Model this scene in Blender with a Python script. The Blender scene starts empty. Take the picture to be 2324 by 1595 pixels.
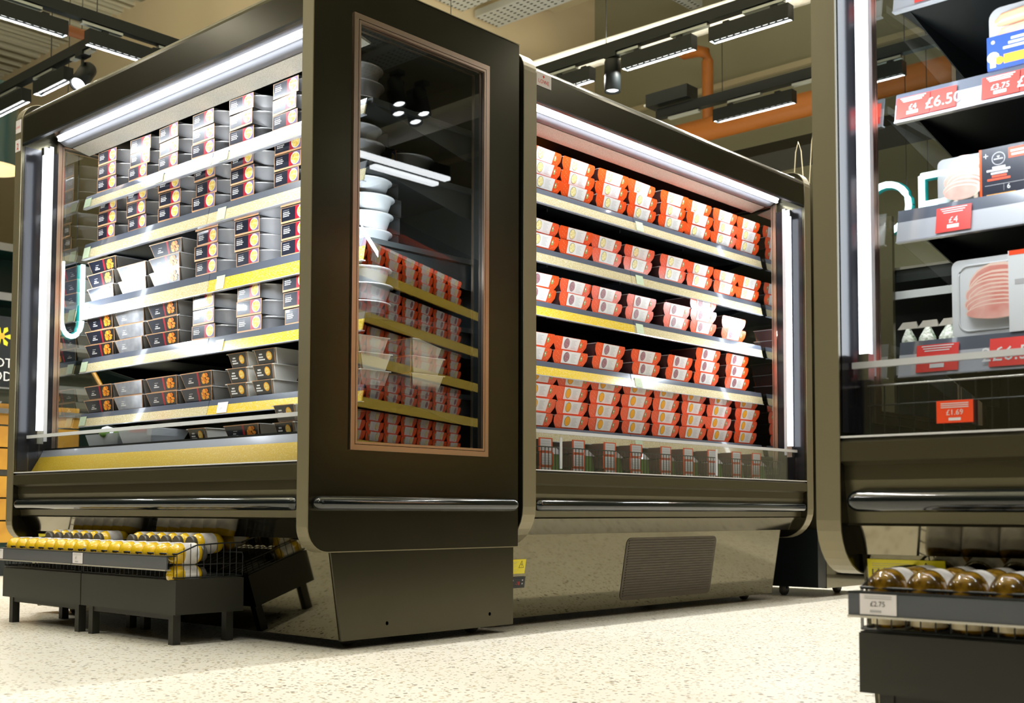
import bpy, math, random
from mathutils import Vector, Matrix
random.seed(7)
PI = math.pi
col = bpy.context.scene.collection
sc = bpy.context.scene
FZ = 0.045                      # floor level

# ------------------------------------------------------------------ camera
f_px, W_px, H_px = 2683.0, 2324.0, 1595.0
cam_d = bpy.data.cameras.new('camera'); cam = bpy.data.objects.new('camera', cam_d); col.objects.link(cam)
cam_d.sensor_fit = 'HORIZONTAL'; cam_d.sensor_width = 36.0; cam_d.lens = 36.0 * f_px / W_px
cam_d.shift_y = (1010.0 - H_px / 2) / W_px
cam_d.clip_start = 0.05; cam_d.clip_end = 100
A, P, R = math.radians(42.3), math.radians(3.2), math.radians(0.17)
fw = Vector((math.cos(A) * math.cos(P), math.sin(A) * math.cos(P), math.sin(P)))
rt = Vector((math.sin(A), -math.cos(A), 0)); up = rt.cross(fw)
rt, up = rt * math.cos(R) + up * math.sin(R), up * math.cos(R) - rt * math.sin(R)
cam.matrix_world = Matrix(((rt.x, up.x, -fw.x, 0), (rt.y, up.y, -fw.y, 0), (rt.z, up.z, -fw.z, 0.44), (0, 0, 0, 1)))
cam_d.dof.use_dof = True; cam_d.dof.focus_distance = 3.7; cam_d.dof.aperture_fstop = 6.3
sc.camera = cam
# ------------------------------------------------------------------ world, exposure
w = bpy.data.worlds.new('world'); sc.world = w; w.use_nodes = True
w.node_tree.nodes['Background'].inputs[0].default_value = (1.0, 0.93, 0.74, 1)
w.node_tree.nodes['Background'].inputs[1].default_value = 0.05
sc.view_settings.view_transform = 'Standard'; sc.view_settings.look = 'None'
sc.view_settings.gamma = 1; sc.view_settings.use_curve_mapping = False
sc.view_settings.exposure = 0.0
try:
    sc.cycles.use_denoising = True
    sc.cycles.max_bounces = 10; sc.cycles.transparent_max_bounces = 24
    sc.cycles.diffuse_bounces = 4; sc.cycles.glossy_bounces = 5
    sc.cycles.caustics_reflective = False; sc.cycles.caustics_refractive = False
    sc.cycles.sample_clamp_indirect = 6
except Exception:
    pass
STORE_W = 5.8      # watts of each store lamp
CASE_W = 3.5       # canopy strip
TUBE_W = 8.5        # upright tube

def area_light(name, loc, sx, sy, power, color, direction, parent=None, spread=PI):
    d = bpy.data.lights.new(name, 'AREA'); d.shape = 'RECTANGLE'; d.size = sx; d.size_y = sy
    d.energy = power; d.color = color; d.spread = spread
    o = bpy.data.objects.new(name, d); col.objects.link(o)
    z = -Vector(direction).normalized()
    x = Vector((1, 0, 0)) if abs(z.x) < 0.9 else Vector((0, 1, 0))
    if sx >= sy and parent is None: pass
    x = (x - z * x.dot(z)).normalized(); y = z.cross(x)
    m = Matrix(((x.x, y.x, z.x, loc[0]), (x.y, y.y, z.y, loc[1]), (x.z, y.z, z.z, loc[2]), (0, 0, 0, 1)))
    if parent: o.parent = parent
    o.matrix_local = m if parent else m
    if not parent: o.matrix_world = m
    return o

# ------------------------------------------------------------------ materials
def mat(name, c, rough=0.5, metal=0.0, emis=0.0, ecol=None, coat=0.0, spec=0.5, noise=None, bump=None, alpha=1.0):
    m = bpy.data.materials.new(name); m.use_nodes = True
    nt = m.node_tree; b = nt.nodes['Principled BSDF']
    b.inputs['Base Color'].default_value = (*c, 1); b.inputs['Roughness'].default_value = rough
    b.inputs['Metallic'].default_value = metal; b.inputs['Coat Weight'].default_value = coat
    b.inputs['Coat Roughness'].default_value = 0.05
    b.inputs['Specular IOR Level'].default_value = spec
    if alpha < 1: b.inputs['Alpha'].default_value = alpha
    if emis: 
        b.inputs['Emission Color'].default_value = (*(ecol or c), 1); b.inputs['Emission Strength'].default_value = emis
    if noise:          # (scale, colour2, low, high)
        tc = nt.nodes.new('ShaderNodeTexCoord'); n = nt.nodes.new('ShaderNodeTexNoise'); n.inputs['Scale'].default_value = noise[0]
        n.inputs['Detail'].default_value = 3
        r = nt.nodes.new('ShaderNodeValToRGB'); r.color_ramp.elements[0].position = noise[2]; r.color_ramp.elements[1].position = noise[3]
        r.color_ramp.elements[0].color = (*c, 1); r.color_ramp.elements[1].color = (*noise[1], 1)
        nt.links.new(tc.outputs['Object'], n.inputs['Vector']); nt.links.new(n.outputs['Fac'], r.inputs['Fac']); nt.links.new(r.outputs[0], b.inputs['Base Color'])
    if bump:
        tc = nt.nodes.new('ShaderNodeTexCoord'); n = nt.nodes.new('ShaderNodeTexNoise'); n.inputs['Scale'].default_value = bump[0]
        bp_ = nt.nodes.new('ShaderNodeBump'); bp_.inputs['Strength'].default_value = bump[1]; bp_.inputs['Distance'].default_value = 0.01
        nt.links.new(tc.outputs['Object'], n.inputs['Vector']); nt.links.new(n.outputs['Fac'], bp_.inputs['Height']); nt.links.new(bp_.outputs[0], b.inputs['Normal'])
    return m

def glass(name, tint, refl, frough=0.0):
    m = bpy.data.materials.new(name); m.use_nodes = True; nt = m.node_tree
    for n in list(nt.nodes): nt.nodes.remove(n)
    o = nt.nodes.new('ShaderNodeOutputMaterial'); mx = nt.nodes.new('ShaderNodeMixShader')
    t = nt.nodes.new('ShaderNodeBsdfTransparent'); g = nt.nodes.new('ShaderNodeBsdfGlossy'); lw = nt.nodes.new('ShaderNodeFresnel')
    t.inputs[0].default_value = (*tint, 1); g.inputs['Roughness'].default_value = frough
    gm = nt.nodes.new('ShaderNodeNewGeometry'); ms = nt.nodes.new('ShaderNodeMath'); ms.operation = 'MULTIPLY_ADD'
    nt.links.new(gm.outputs['Backfacing'], ms.inputs[0]); ms.inputs[1].default_value = 1/1.5 - 1.5; ms.inputs[2].default_value = 1.5
    nt.links.new(ms.outputs[0], lw.inputs[0])
    ad = nt.nodes.new('ShaderNodeMath'); ad.operation = 'ADD'; ad.inputs[1].default_value = refl; ad.use_clamp = True
    nt.links.new(lw.outputs[0], ad.inputs[0]); nt.links.new(ad.outputs[0], mx.inputs[0])
    nt.links.new(t.outputs[0], mx.inputs[1]); nt.links.new(g.outputs[0], mx.inputs[2]); nt.links.new(mx.outputs[0], o.inputs[0])
    return m

M = {}
M['bronze'] = mat('bronze_panel', (0.062, 0.057, 0.036), 0.22, 0.85, noise=(3.0, (0.074, 0.067, 0.043), 0.3, 0.7))
M['polish'] = mat('polished_bronze', (0.165, 0.15, 0.10), 0.045, 1.0)
M['skirt'] = mat('polished_skirt_sheen', (0.26, 0.235, 0.165), 0.10, 1.0)  # lighter copy of polished bronze, brighter floor reflection put into the colour
M['front'] = mat('front_bronze', (0.115, 0.102, 0.060), 0.3, 0.7)
M['trim'] = mat('bronze_trim', (0.26, 0.23, 0.145), 0.38, 0.5)
M['inner'] = mat('slate_inner_panel', (0.030, 0.030, 0.034), 0.18, 0.4)
M['alu'] = mat('aluminium', (0.72, 0.70, 0.66), 0.25, 1.0)
M['rosealu'] = mat('rose_aluminium', (0.62, 0.47, 0.36), 0.3, 1.0)
M['white'] = mat('white_enamel', (0.78, 0.79, 0.82), 0.35)
M['reflector'] = mat('grey_reflector', (0.15, 0.155, 0.175), 0.5)
M['comb'] = mat('beige_honeycomb', (0.55, 0.53, 0.47), 0.7, noise=(300, (0.42, 0.40, 0.35), 0.45, 0.6))
M['liner'] = mat('dark_liner', (0.006, 0.008, 0.008), 0.5)
M['shelf'] = mat('black_shelf', (0.006, 0.008, 0.009), 0.5)
M['black'] = mat('black_plastic', (0.006, 0.009, 0.010), 0.35)
M['bumper'] = mat('bumper_rubber', (0.006, 0.009, 0.011), 0.12, coat=0.8)
M['blackmetal'] = mat('black_metal', (0.004, 0.007, 0.008), 0.45)
M['wire'] = mat('black_wire', (0.01, 0.012, 0.012), 0.4)
M['led'] = mat('led_tube', (1, 1, 1), 0.5, emis=5.0, ecol=(0.86, 0.93, 1.0))
M['lampface'] = mat('lamp_prisms', (0.8, 0.8, 0.8), 0.4, emis=1.0, ecol=(0.95, 0.97, 1.0), bump=(60, 0.5))
M['neon'] = mat('neon_white', (1, 1, 1), 0.5, emis=5.0, ecol=(0.72, 0.97, 1.0))
M['neonback'] = mat('teal_sign_edge', (0.0, 0.25, 0.25), 0.4)
M['mirror'] = mat('mirror_strip', (0.34, 0.32, 0.30), 0.03, 1.0)
M['glass'] = glass('side_glass', (0.86, 0.90, 0.88), 0.16)
M['glass_far'] = glass('far_side_glass', (0.80, 0.86, 0.84), 0.30)
M['glass_mir'] = glass('mirror_side_glass', (0.75, 0.80, 0.78), 0.55)
M['glass_win'] = glass('window_glass', (0.85, 0.89, 0.89), 0.10)
M['acrylic'] = glass('clear_acrylic', (0.95, 0.96, 0.97), 0.08)
M['acredge'] = mat('acrylic_edge', (0.75, 0.78, 0.82), 0.25, alpha=0.75)
M['railgrey'] = mat('rail_grey', (0.10, 0.115, 0.15), 0.18, coat=1.0)
M['railclear'] = mat('rail_silver', (0.45, 0.47, 0.52), 0.2, coat=1.0)
M['gold'] = mat('gold_shelf_strip', (0.78, 0.54, 0.02), 0.22, coat=1.0, noise=(260, (0.85, 0.70, 0.30), 0.45, 0.72))
M['goldmatt'] = mat('gold_glitter_strip', (0.80, 0.52, 0.015), 0.5, noise=(200, (0.90, 0.72, 0.20), 0.5, 0.72))
M['sand'] = mat('sand_shelf_strip', (0.60, 0.50, 0.25), 0.22, coat=1.0, noise=(260, (0.80, 0.74, 0.55), 0.4, 0.7))
M['ticket'] = mat('green_ticket', (0.55, 0.66, 0.45), 0.5)
M['ticketw'] = mat('white_ticket', (0.82, 0.78, 0.80), 0.5)
M['ticketr'] = mat('red_ticket', (0.78, 0.05, 0.04), 0.45)
M['ticketo'] = mat('orange_red_ticket', (0.90, 0.07, 0.01), 0.45)
M['ink'] = mat('black_ink', (0.02, 0.02, 0.02), 0.6)
M['inkgrey'] = mat('grey_ink', (0.45, 0.45, 0.47), 0.6)
M['inkred'] = mat('red_ink', (0.7, 0.03, 0.02), 0.6)
M['yellow'] = mat('yellow_label', (0.86, 0.74, 0.01), 0.4)
M['foil'] = mat('foil', (0.86, 0.86, 0.88), 0.27, 0.55, bump=(30, 0.08))
M['darkfoil'] = mat('dark_foil', (0.52, 0.49, 0.44), 0.3, 0.7, bump=(22, 0.12))
M['navy'] = mat('navy_card', (0.013, 0.016, 0.030), 0.3, coat=0.4)
M['charcoal'] = mat('charcoal_card', (0.025, 0.024, 0.024), 0.3, coat=0.4)
M['cardred'] = mat('crimson_card', (0.42, 0.015, 0.03), 0.3)
M['cardedge'] = mat('peach_card_edge', (0.75, 0.42, 0.22), 0.5)
M['whitec'] = mat('white_card', (0.77, 0.77, 0.77), 0.3, coat=0.3)
M['orange'] = mat('orange_card', (0.82, 0.085, 0.008), 0.3, coat=0.3)
M['dotw'] = mat('pale_dots', (0.95, 0.62, 0.42), 0.5)
M['browntray'] = mat('brown_tray', (0.075, 0.030, 0.028), 0.35)
M['film'] = mat('film_rim', (0.7, 0.66, 0.64), 0.2, alpha=0.5)
M['curry'] = mat('yellow_curry', (0.80, 0.50, 0.03), 0.5, noise=(120, (0.92, 0.78, 0.35), 0.4, 0.65))
M['plate'] = mat('purple_plate', (0.20, 0.14, 0.30), 0.4)
M['chicken'] = mat('orange_chicken', (0.85, 0.28, 0.02), 0.45, noise=(90, (0.62, 0.12, 0.01), 0.45, 0.7))
M['korma'] = mat('orange_sauce', (0.88, 0.40, 0.03), 0.4)
M['mashy'] = mat('pale_mash', (0.72, 0.62, 0.22), 0.5, noise=(150, (0.85, 0.78, 0.45), 0.4, 0.6))
M['cabbage'] = mat('purple_cabbage', (0.26, 0.10, 0.13), 0.5, noise=(200, (0.40, 0.22, 0.24), 0.4, 0.6))
M['carrot'] = mat('orange_mash', (0.88, 0.42, 0.01), 0.5)
M['ring'] = mat('dark_ring', (0.12, 0.10, 0.10), 0.5)
M['green'] = mat('green_logo', (0.25, 0.38, 0.12), 0.5)
M['potw'] = mat('translucent_pot', (0.72, 0.70, 0.64), 0.3)
M['glare_card'] = mat('painted_glare_card', (0.50, 0.51, 0.54), 0.18, 0.35, noise=(25, (0.30, 0.31, 0.34), 0.35, 0.7))  # glare on the sleeve card painted in as silvery tone
M['bottley'] = mat('mustard_bottle', (0.78, 0.50, 0.015), 0.12, coat=0.6)
M['amber'] = mat('amber_bottle', (0.07, 0.035, 0.003), 0.08, coat=1.0, noise=(28, (0.50, 0.27, 0.012), 0.42, 0.72))
M['labelw'] = mat('bottle_label', (0.80, 0.78, 0.76), 0.35, noise=(30, (0.62, 0.60, 0.60), 0.5, 0.62))
M['labelc'] = mat('cream_label', (0.80, 0.70, 0.48), 0.4, noise=(40, (0.60, 0.50, 0.30), 0.5, 0.62))
M['stand'] = mat('olive_stand', (0.024, 0.024, 0.017), 0.5)
M['standrail'] = mat('slate_rail', (0.075, 0.085, 0.105), 0.2, coat=0.6)
M['wood'] = mat('yellow_oak', (0.50, 0.26, 0.025), 0.4, noise=(6, (0.40, 0.19, 0.02), 0.4, 0.6))
M['teal'] = mat('dark_teal', (0.0, 0.035, 0.032), 0.4)
M['pendant'] = mat('petrol_enamel', (0.035, 0.10, 0.115), 0.25, coat=0.5)
M['lampin'] = mat('cream_lamp_inside', (0.9, 0.8, 0.5), 0.5, emis=0.8, ecol=(1, 0.82, 0.45))
M['pipe'] = mat('orange_pipe', (0.50, 0.16, 0.022), 0.38)
M['pipedull'] = mat('brown_pipe', (0.30, 0.10, 0.03), 0.5)
M['duct'] = mat('foil_duct', (0.85, 0.83, 0.74), 0.4, 0.15, bump=(30, 0.6))
M['spotlens'] = mat('spot_lens', (1, 1, 1), 0.4, emis=9.0, ecol=(0.95, 0.98, 1.0))
M['diffuser'] = mat('lamp_diffuser', (1, 1, 1), 0.4, emis=7.0, ecol=(0.93, 0.97, 1.0))
M['cream'] = mat('cream_paint', (0.52, 0.46, 0.30), 0.7)
M['meat'] = mat('pink_bacon', (0.72, 0.27, 0.22), 0.35, noise=(14, (0.88, 0.55, 0.48), 0.42, 0.66))
M['fat'] = mat('bacon_fat', (0.88, 0.66, 0.56), 0.35)
M['sausage'] = mat('sausage_skin', (0.72, 0.34, 0.18), 0.35, noise=(12, (0.85, 0.52, 0.34), 0.4, 0.7))
M['packtray'] = mat('clear_pack_tray', (0.62, 0.64, 0.66), 0.15, alpha=0.55)
M['packwhite'] = mat('white_pack_tray', (0.74, 0.77, 0.80), 0.3)
M['royal'] = mat('royal_blue_card', (0.035, 0.085, 0.36), 0.3)
M['bag'] = mat('crinkled_bag', (0.70, 0.74, 0.74), 0.25, noise=(40, (0.30, 0.40, 0.30), 0.5, 0.7), bump=(60, 0.9))
M['leaf'] = mat('salad_leaf', (0.12, 0.26, 0.04), 0.5)
M['daff'] = mat('daffodil_yellow', (0.85, 0.70, 0.02), 0.5)
M['rubber'] = mat('grey_castor', (0.07, 0.065, 0.055), 0.4)
M['garlic'] = mat('garlic_skin', (0.75, 0.68, 0.52), 0.5)
M['grille'] = mat('grille_brown', (0.075, 0.062, 0.042), 0.45, 0.5)
M['tray_galv'] = mat('galvanised_steel', (0.62, 0.66, 0.66), 0.4, 0.6)

def floor_mat():
    m = bpy.data.materials.new('cream_terrazzo'); m.use_nodes = True; nt = m.node_tree; b = nt.nodes['Principled BSDF']
    tc = nt.nodes.new('ShaderNodeTexCoord')
    def speck(scale, thr, c):
        v = nt.nodes.new('ShaderNodeTexVoronoi'); v.inputs['Scale'].default_value = scale; v.inputs['Randomness'].default_value = 1
        nt.links.new(tc.outputs['Object'], v.inputs['Vector'])
        wn = nt.nodes.new('ShaderNodeTexWhiteNoise'); nt.links.new(v.outputs['Position'], wn.inputs['Vector'])
        # only some cells carry a chip
        a = nt.nodes.new('ShaderNodeMath'); a.operation = 'MULTIPLY'; a.inputs[1].default_value = thr; nt.links.new(wn.outputs['Value'], a.inputs[0])
        s = nt.nodes.new('ShaderNodeMath'); s.operation = 'LESS_THAN'; nt.links.new(v.outputs['Distance'], s.inputs[0]); nt.links.new(a.outputs[0], s.inputs[1])
        return s
    mixes = None
    base = nt.nodes.new('ShaderNodeTexNoise'); base.inputs['Scale'].default_value = 3; nt.links.new(tc.outputs['Object'], base.inputs['Vector'])
    r = nt.nodes.new('ShaderNodeValToRGB'); r.color_ramp.elements[0].color = (0.60, 0.575, 0.50, 1); r.color_ramp.elements[1].color = (0.68, 0.655, 0.585, 1)
    nt.links.new(base.outputs['Fac'], r.inputs[0]); prev = r.outputs[0]
    for scale, thr, c in ((56, 0.40, (0.48, 0.42, 0.29)), (42, 0.27, (0.09, 0.075, 0.05)), (80, 0.34, (0.24, 0.18, 0.10))):
        s = speck(scale, thr, c); mx = nt.nodes.new('ShaderNodeMix'); mx.data_type = 'RGBA'
        nt.links.new(s.outputs[0], mx.inputs[0]); nt.links.new(prev, mx.inputs[6]); mx.inputs[7].default_value = (*c, 1); prev = mx.outputs[2]
    nt.links.new(prev, b.inputs['Base Color']); b.inputs['Roughness'].default_value = 0.42
    return m
M['floor'] = floor_mat()

def ribbed(name, c, c2, axis, scale):
    m = mat(name, c, 0.6); nt = m.node_tree; b = nt.nodes['Principled BSDF']
    tc = nt.nodes.new('ShaderNodeTexCoord'); wv = nt.nodes.new('ShaderNodeTexWave'); wv.bands_direction = axis; wv.inputs['Scale'].default_value = scale
    bp_ = nt.nodes.new('ShaderNodeBump'); bp_.inputs['Strength'].default_value = 1.0; bp_.inputs['Distance'].default_value = 0.05
    nt.links.new(tc.outputs['Object'], wv.inputs['Vector']); nt.links.new(wv.outputs['Fac'], bp_.inputs['Height']); nt.links.new(bp_.outputs[0], b.inputs['Normal'])
    return m

def perforated():
    m = mat('perforated_steel', (0.60, 0.65, 0.66), 0.45, 0.3); nt = m.node_tree; b = nt.nodes['Principled BSDF']
    tc = nt.nodes.new('ShaderNodeTexCoord'); mp = nt.nodes.new('ShaderNodeMapping'); mp.inputs['Scale'].default_value = (22, 13, 1)
    fr = nt.nodes.new('ShaderNodeVectorMath'); fr.operation = 'FRACTION'; nt.links.new(tc.outputs['Object'], mp.inputs[0]); nt.links.new(mp.outputs[0], fr.inputs[0])
    sb = nt.nodes.new('ShaderNodeVectorMath'); sb.operation = 'SUBTRACT'; sb.inputs[1].default_value = (0.5, 0.5, 0); nt.links.new(fr.outputs[0], sb.inputs[0])
    sx = nt.nodes.new('ShaderNodeSeparateXYZ'); nt.links.new(sb.outputs[0], sx.inputs[0])
    cb = nt.nodes.new('ShaderNodeCombineXYZ'); nt.links.new(sx.outputs[0], cb.inputs[0]); nt.links.new(sx.outputs[1], cb.inputs[1])
    ln = nt.nodes.new('ShaderNodeVectorMath'); ln.operation = 'LENGTH'; nt.links.new(cb.outputs[0], ln.inputs[0])
    lt = nt.nodes.new('ShaderNodeMath'); lt.operation = 'LESS_THAN'; lt.inputs[1].default_value = 0.22; nt.links.new(ln.outputs['Value'], lt.inputs[0])
    mx = nt.nodes.new('ShaderNodeMix'); mx.data_type = 'RGBA'; mx.inputs[6].default_value = (0.60, 0.65, 0.66, 1); mx.inputs[7].default_value = (0.02, 0.03, 0.03, 1)
    nt.links.new(lt.outputs[0], mx.inputs[0]); nt.links.new(mx.outputs[2], b.inputs['Base Color'])
    return m
M['perf'] = perforated()

# ------------------------------------------------------------------ mesh builder
class MB:
    def __init__(s): s.v = []; s.f = []; s.m = []; s.sm = []; s.mats = []
    def mi(s, k):
        if k not in s.mats: s.mats.append(k)
        return s.mats.index(k)
    def add(s, v, f, k, smooth=False, T=None):
        if isinstance(smooth, Matrix): T, smooth = smooth, False
        o = len(s.v); i = s.mi(k)
        s.v += [tuple(T @ Vector(p)) if T else tuple(p) for p in v]
        s.f += [tuple(a + o for a in q) for q in f]; s.m += [i] * len(f); s.sm += [smooth] * len(f)
    def box(s, x0, x1, y0, y1, z0, z1, k, T=None):
        s.add([(x0,y0,z0),(x1,y0,z0),(x1,y1,z0),(x0,y1,z0),(x0,y0,z1),(x1,y0,z1),(x1,y1,z1),(x0,y1,z1)],
              [(0,3,2,1),(4,5,6,7),(0,1,5,4),(1,2,6,5),(2,3,7,6),(3,0,4,7)], k, False, T)
    def frus(s, b, t, z0, z1, k, T=None):    # b,t=(x0,x1,y0,y1)
        s.add([(b[0],b[2],z0),(b[1],b[2],z0),(b[1],b[3],z0),(b[0],b[3],z0),(t[0],t[2],z1),(t[1],t[2],z1),(t[1],t[3],z1),(t[0],t[3],z1)],
              [(0,3,2,1),(4,5,6,7),(0,1,5,4),(1,2,6,5),(2,3,7,6),(3,0,4,7)], k, False, T)
    def prism(s, prof, x0, x1, k, smooth=False, axis='x', T=None):   # prof of (y,z) extruded along x (or (x,z) along y)
        n = len(prof)
        if axis == 'x': v = [(x0,a,b) for a,b in prof] + [(x1,a,b) for a,b in prof]
        elif axis == 'y': v = [(a,x0,b) for a,b in prof] + [(a,x1,b) for a,b in prof]
        else: v = [(a,b,x0) for a,b in prof] + [(a,b,x1) for a,b in prof]
        f = [(i,(i+1)%n,n+(i+1)%n,n+i) for i in range(n)]
        s.add(v, f, k, smooth, T)
        s.add(v, [tuple(range(n))[::-1], tuple(range(n,2*n))], k, False, T)
    def sheet(s, prof, x0, x1, th, k, smooth=False):     # open profile with thickness
        n = len(prof); off = []
        for i,(a,b) in enumerate(prof):
            p0 = prof[max(i-1,0)]; p1 = prof[min(i+1,n-1)]; dx, dz = p1[0]-p0[0], p1[1]-p0[1]; l = math.hypot(dx,dz) or 1
            off.append((a - dz/l*th, b + dx/l*th))
        s.prism(prof + off[::-1], x0, x1, k, smooth)
    def tube(s, pts, r, k, n=10, caps=True, T=None):
        pts = [Vector(p) for p in pts]; v = []; f = []
        for i, p in enumerate(pts):
            d = (pts[min(i+1,len(pts)-1)] - pts[max(i-1,0)]).normalized()
            u = Vector((0,0,1)) if abs(d.z) < 0.9 else Vector((1,0,0))
            a = d.cross(u).normalized(); b = d.cross(a)
            rr = r[i] if isinstance(r,(list,tuple)) else r
            for j in range(n): v.append(p + (a*math.cos(2*PI*j/n) + b*math.sin(2*PI*j/n))*rr)
        for i in range(len(pts)-1):
            for j in range(n): f.append((i*n+j, i*n+(j+1)%n, (i+1)*n+(j+1)%n, (i+1)*n+j))
        s.add(v, f, k, n > 5, T)
        if caps: s.add(v, [tuple(range(n)), tuple(range(len(v)-n, len(v)))[::-1]], k, False, T)
    def lathe(s, prof, k, n=28, axis='z', T=None, cap=True):      # prof of (r, h)
        v = []; f = []
        for r, h in prof:
            for j in range(n):
                c, d = math.cos(2*PI*j/n)*r, math.sin(2*PI*j/n)*r
                v.append((c,d,h) if axis == 'z' else (c,h,d))
        for i in range(len(prof)-1):
            for j in range(n): f.append((i*n+j, i*n+(j+1)%n, (i+1)*n+(j+1)%n, (i+1)*n+j))
        s.add(v, f, k, True, T)
        if cap: s.add(v, [tuple(range(n))[::-1], tuple(range(len(v)-n,len(v)))], k, False, T)
    def quad(s, x0, z0, x1, z1, y, k, T=None):
        s.add([(x0,y,z0),(x1,y,z0),(x1,y,z1),(x0,y,z1)], [(0,1,2,3)], k, False, T)
    def poly(s, pts, y, k, T=None): s.add([(a,y,b) for a,b in pts], [tuple(range(len(pts)))], k, False, T)
    def disc(s, x, z, rx, rz, y, k, n=20, T=None, wob=0):
        s.poly([(x+rx*(1+wob*math.sin(5*j+j*j))*math.cos(2*PI*j/n), z+rz*(1+wob*math.cos(3*j+j*j))*math.sin(2*PI*j/n)) for j in range(n)], y, k, T)
    def text(s, t, x, z, h, y, k, T=None, align='LEFT'):      # text facing -y
        v, f = text_geo(t, align)
        s.add([(x+a*h, y, z+b*h) for a,b in v], f, k, False, T)
    def build(s, name, parent=None, loc=None, rotz=0.0):
        me = bpy.data.meshes.new(name); me.from_pydata(s.v, [], s.f); me.update()
        for k in s.mats: me.materials.append(M[k])
        me.polygons.foreach_set('material_index', s.m); me.polygons.foreach_set('use_smooth', s.sm)
        import bmesh
        o = bpy.data.objects.new(name, me); col.objects.link(o)
        if parent: o.parent = parent
        if loc: o.location = loc
        o.rotation_euler[2] = rotz
        return o
_tc = {}
def text_geo(t, align='LEFT'):
    if (t, align) in _tc: return _tc[(t, align)]
    cu = bpy.data.curves.new('lettering', 'FONT'); cu.body = t; cu.size = 1.0; cu.align_x = align; cu.resolution_u = 2
    o = bpy.data.objects.new('lettering', cu); col.objects.link(o)
    me = bpy.data.meshes.new_from_object(o.evaluated_get(bpy.context.evaluated_depsgraph_get()))
    r = ([(p.co.x, p.co.y) for p in me.vertices], [tuple(q.vertices) for q in me.polygons])
    bpy.data.objects.remove(o); bpy.data.curves.remove(cu); bpy.data.meshes.remove(me)
    _tc[(t, align)] = r
    return r

def tag(o, label, cat, group=None, kind=None):
    o['label'] = label; o['category'] = cat
    if group: o['group'] = group
    if kind: o['kind'] = kind
    return o
def struct(o): o['kind'] = 'structure'; return o
def empty(name, loc, rotz=0.0):
    o = bpy.data.objects.new(name, None); col.objects.link(o); o.location = loc; o.rotation_euler[2] = rotz
    o.empty_display_size = 0.1
    return o
def copy_thing(src, loc, rotz):
    c = src.copy(); col.objects.link(c); c.location = loc; c.rotation_euler = (0, 0, rotz)
    for ch in kids[src.name]:
        d = ch.copy(); col.objects.link(d); d.parent = c
    return c
kids = {}

# ------------------------------------------------------------------ room
b = MB(); b.box(-10, 20, -12, 26, FZ - 0.1, FZ, 'floor'); struct(b.build('floor'))
M['deck'] = ribbed('ribbed_ceiling_deck', (0.66, 0.65, 0.52), None, 'Y', 1.6)
b = MB(); b.box(-10, 20, -12, 26, 5.7, 5.8, 'deck')
for i in range(150): b.box(-10, 20, -10 + i * 0.23, -9.88 + i * 0.23, 5.64, 5.7, 'deck')
struct(b.build('ceiling'))
M['wallpaint'] = mat('olive_cream_wall', (0.31, 0.30, 0.20), 0.75)
b = MB(); b.box(9.0, 9.2, -12, 26, FZ, 5.7, 'wallpaint'); struct(b.build('wall_back'))
M['creamwall'] = mat('cream_wall', (0.80, 0.67, 0.44), 0.75)
b = MB(); b.box(6.2, 6.4, 7.1, 26, 2.3, 5.7, 'creamwall'); b.box(6.2, 9.0, 7.1, 7.3, 2.3, 5.7, 'creamwall'); struct(b.build('wall_partition'))
b = MB(); b.box(-10.2, -10, -12, 26, FZ, 5.7, 'wallpaint'); struct(b.build('wall_side'))
b = MB(); b.box(-10, 20, 26, 26.2, FZ, 5.7, 'wallpaint'); struct(b.build('wall_left'))
b = MB(); b.box(-10, 20, -12.2, -12, FZ, 5.7, 'wallpaint'); struct(b.build('wall_right'))
b = MB(); b.box(8.96, 9.0, -12, 7.1, 4.24, 4.29, 'cream'); struct(b.build('trim_1'))

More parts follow.
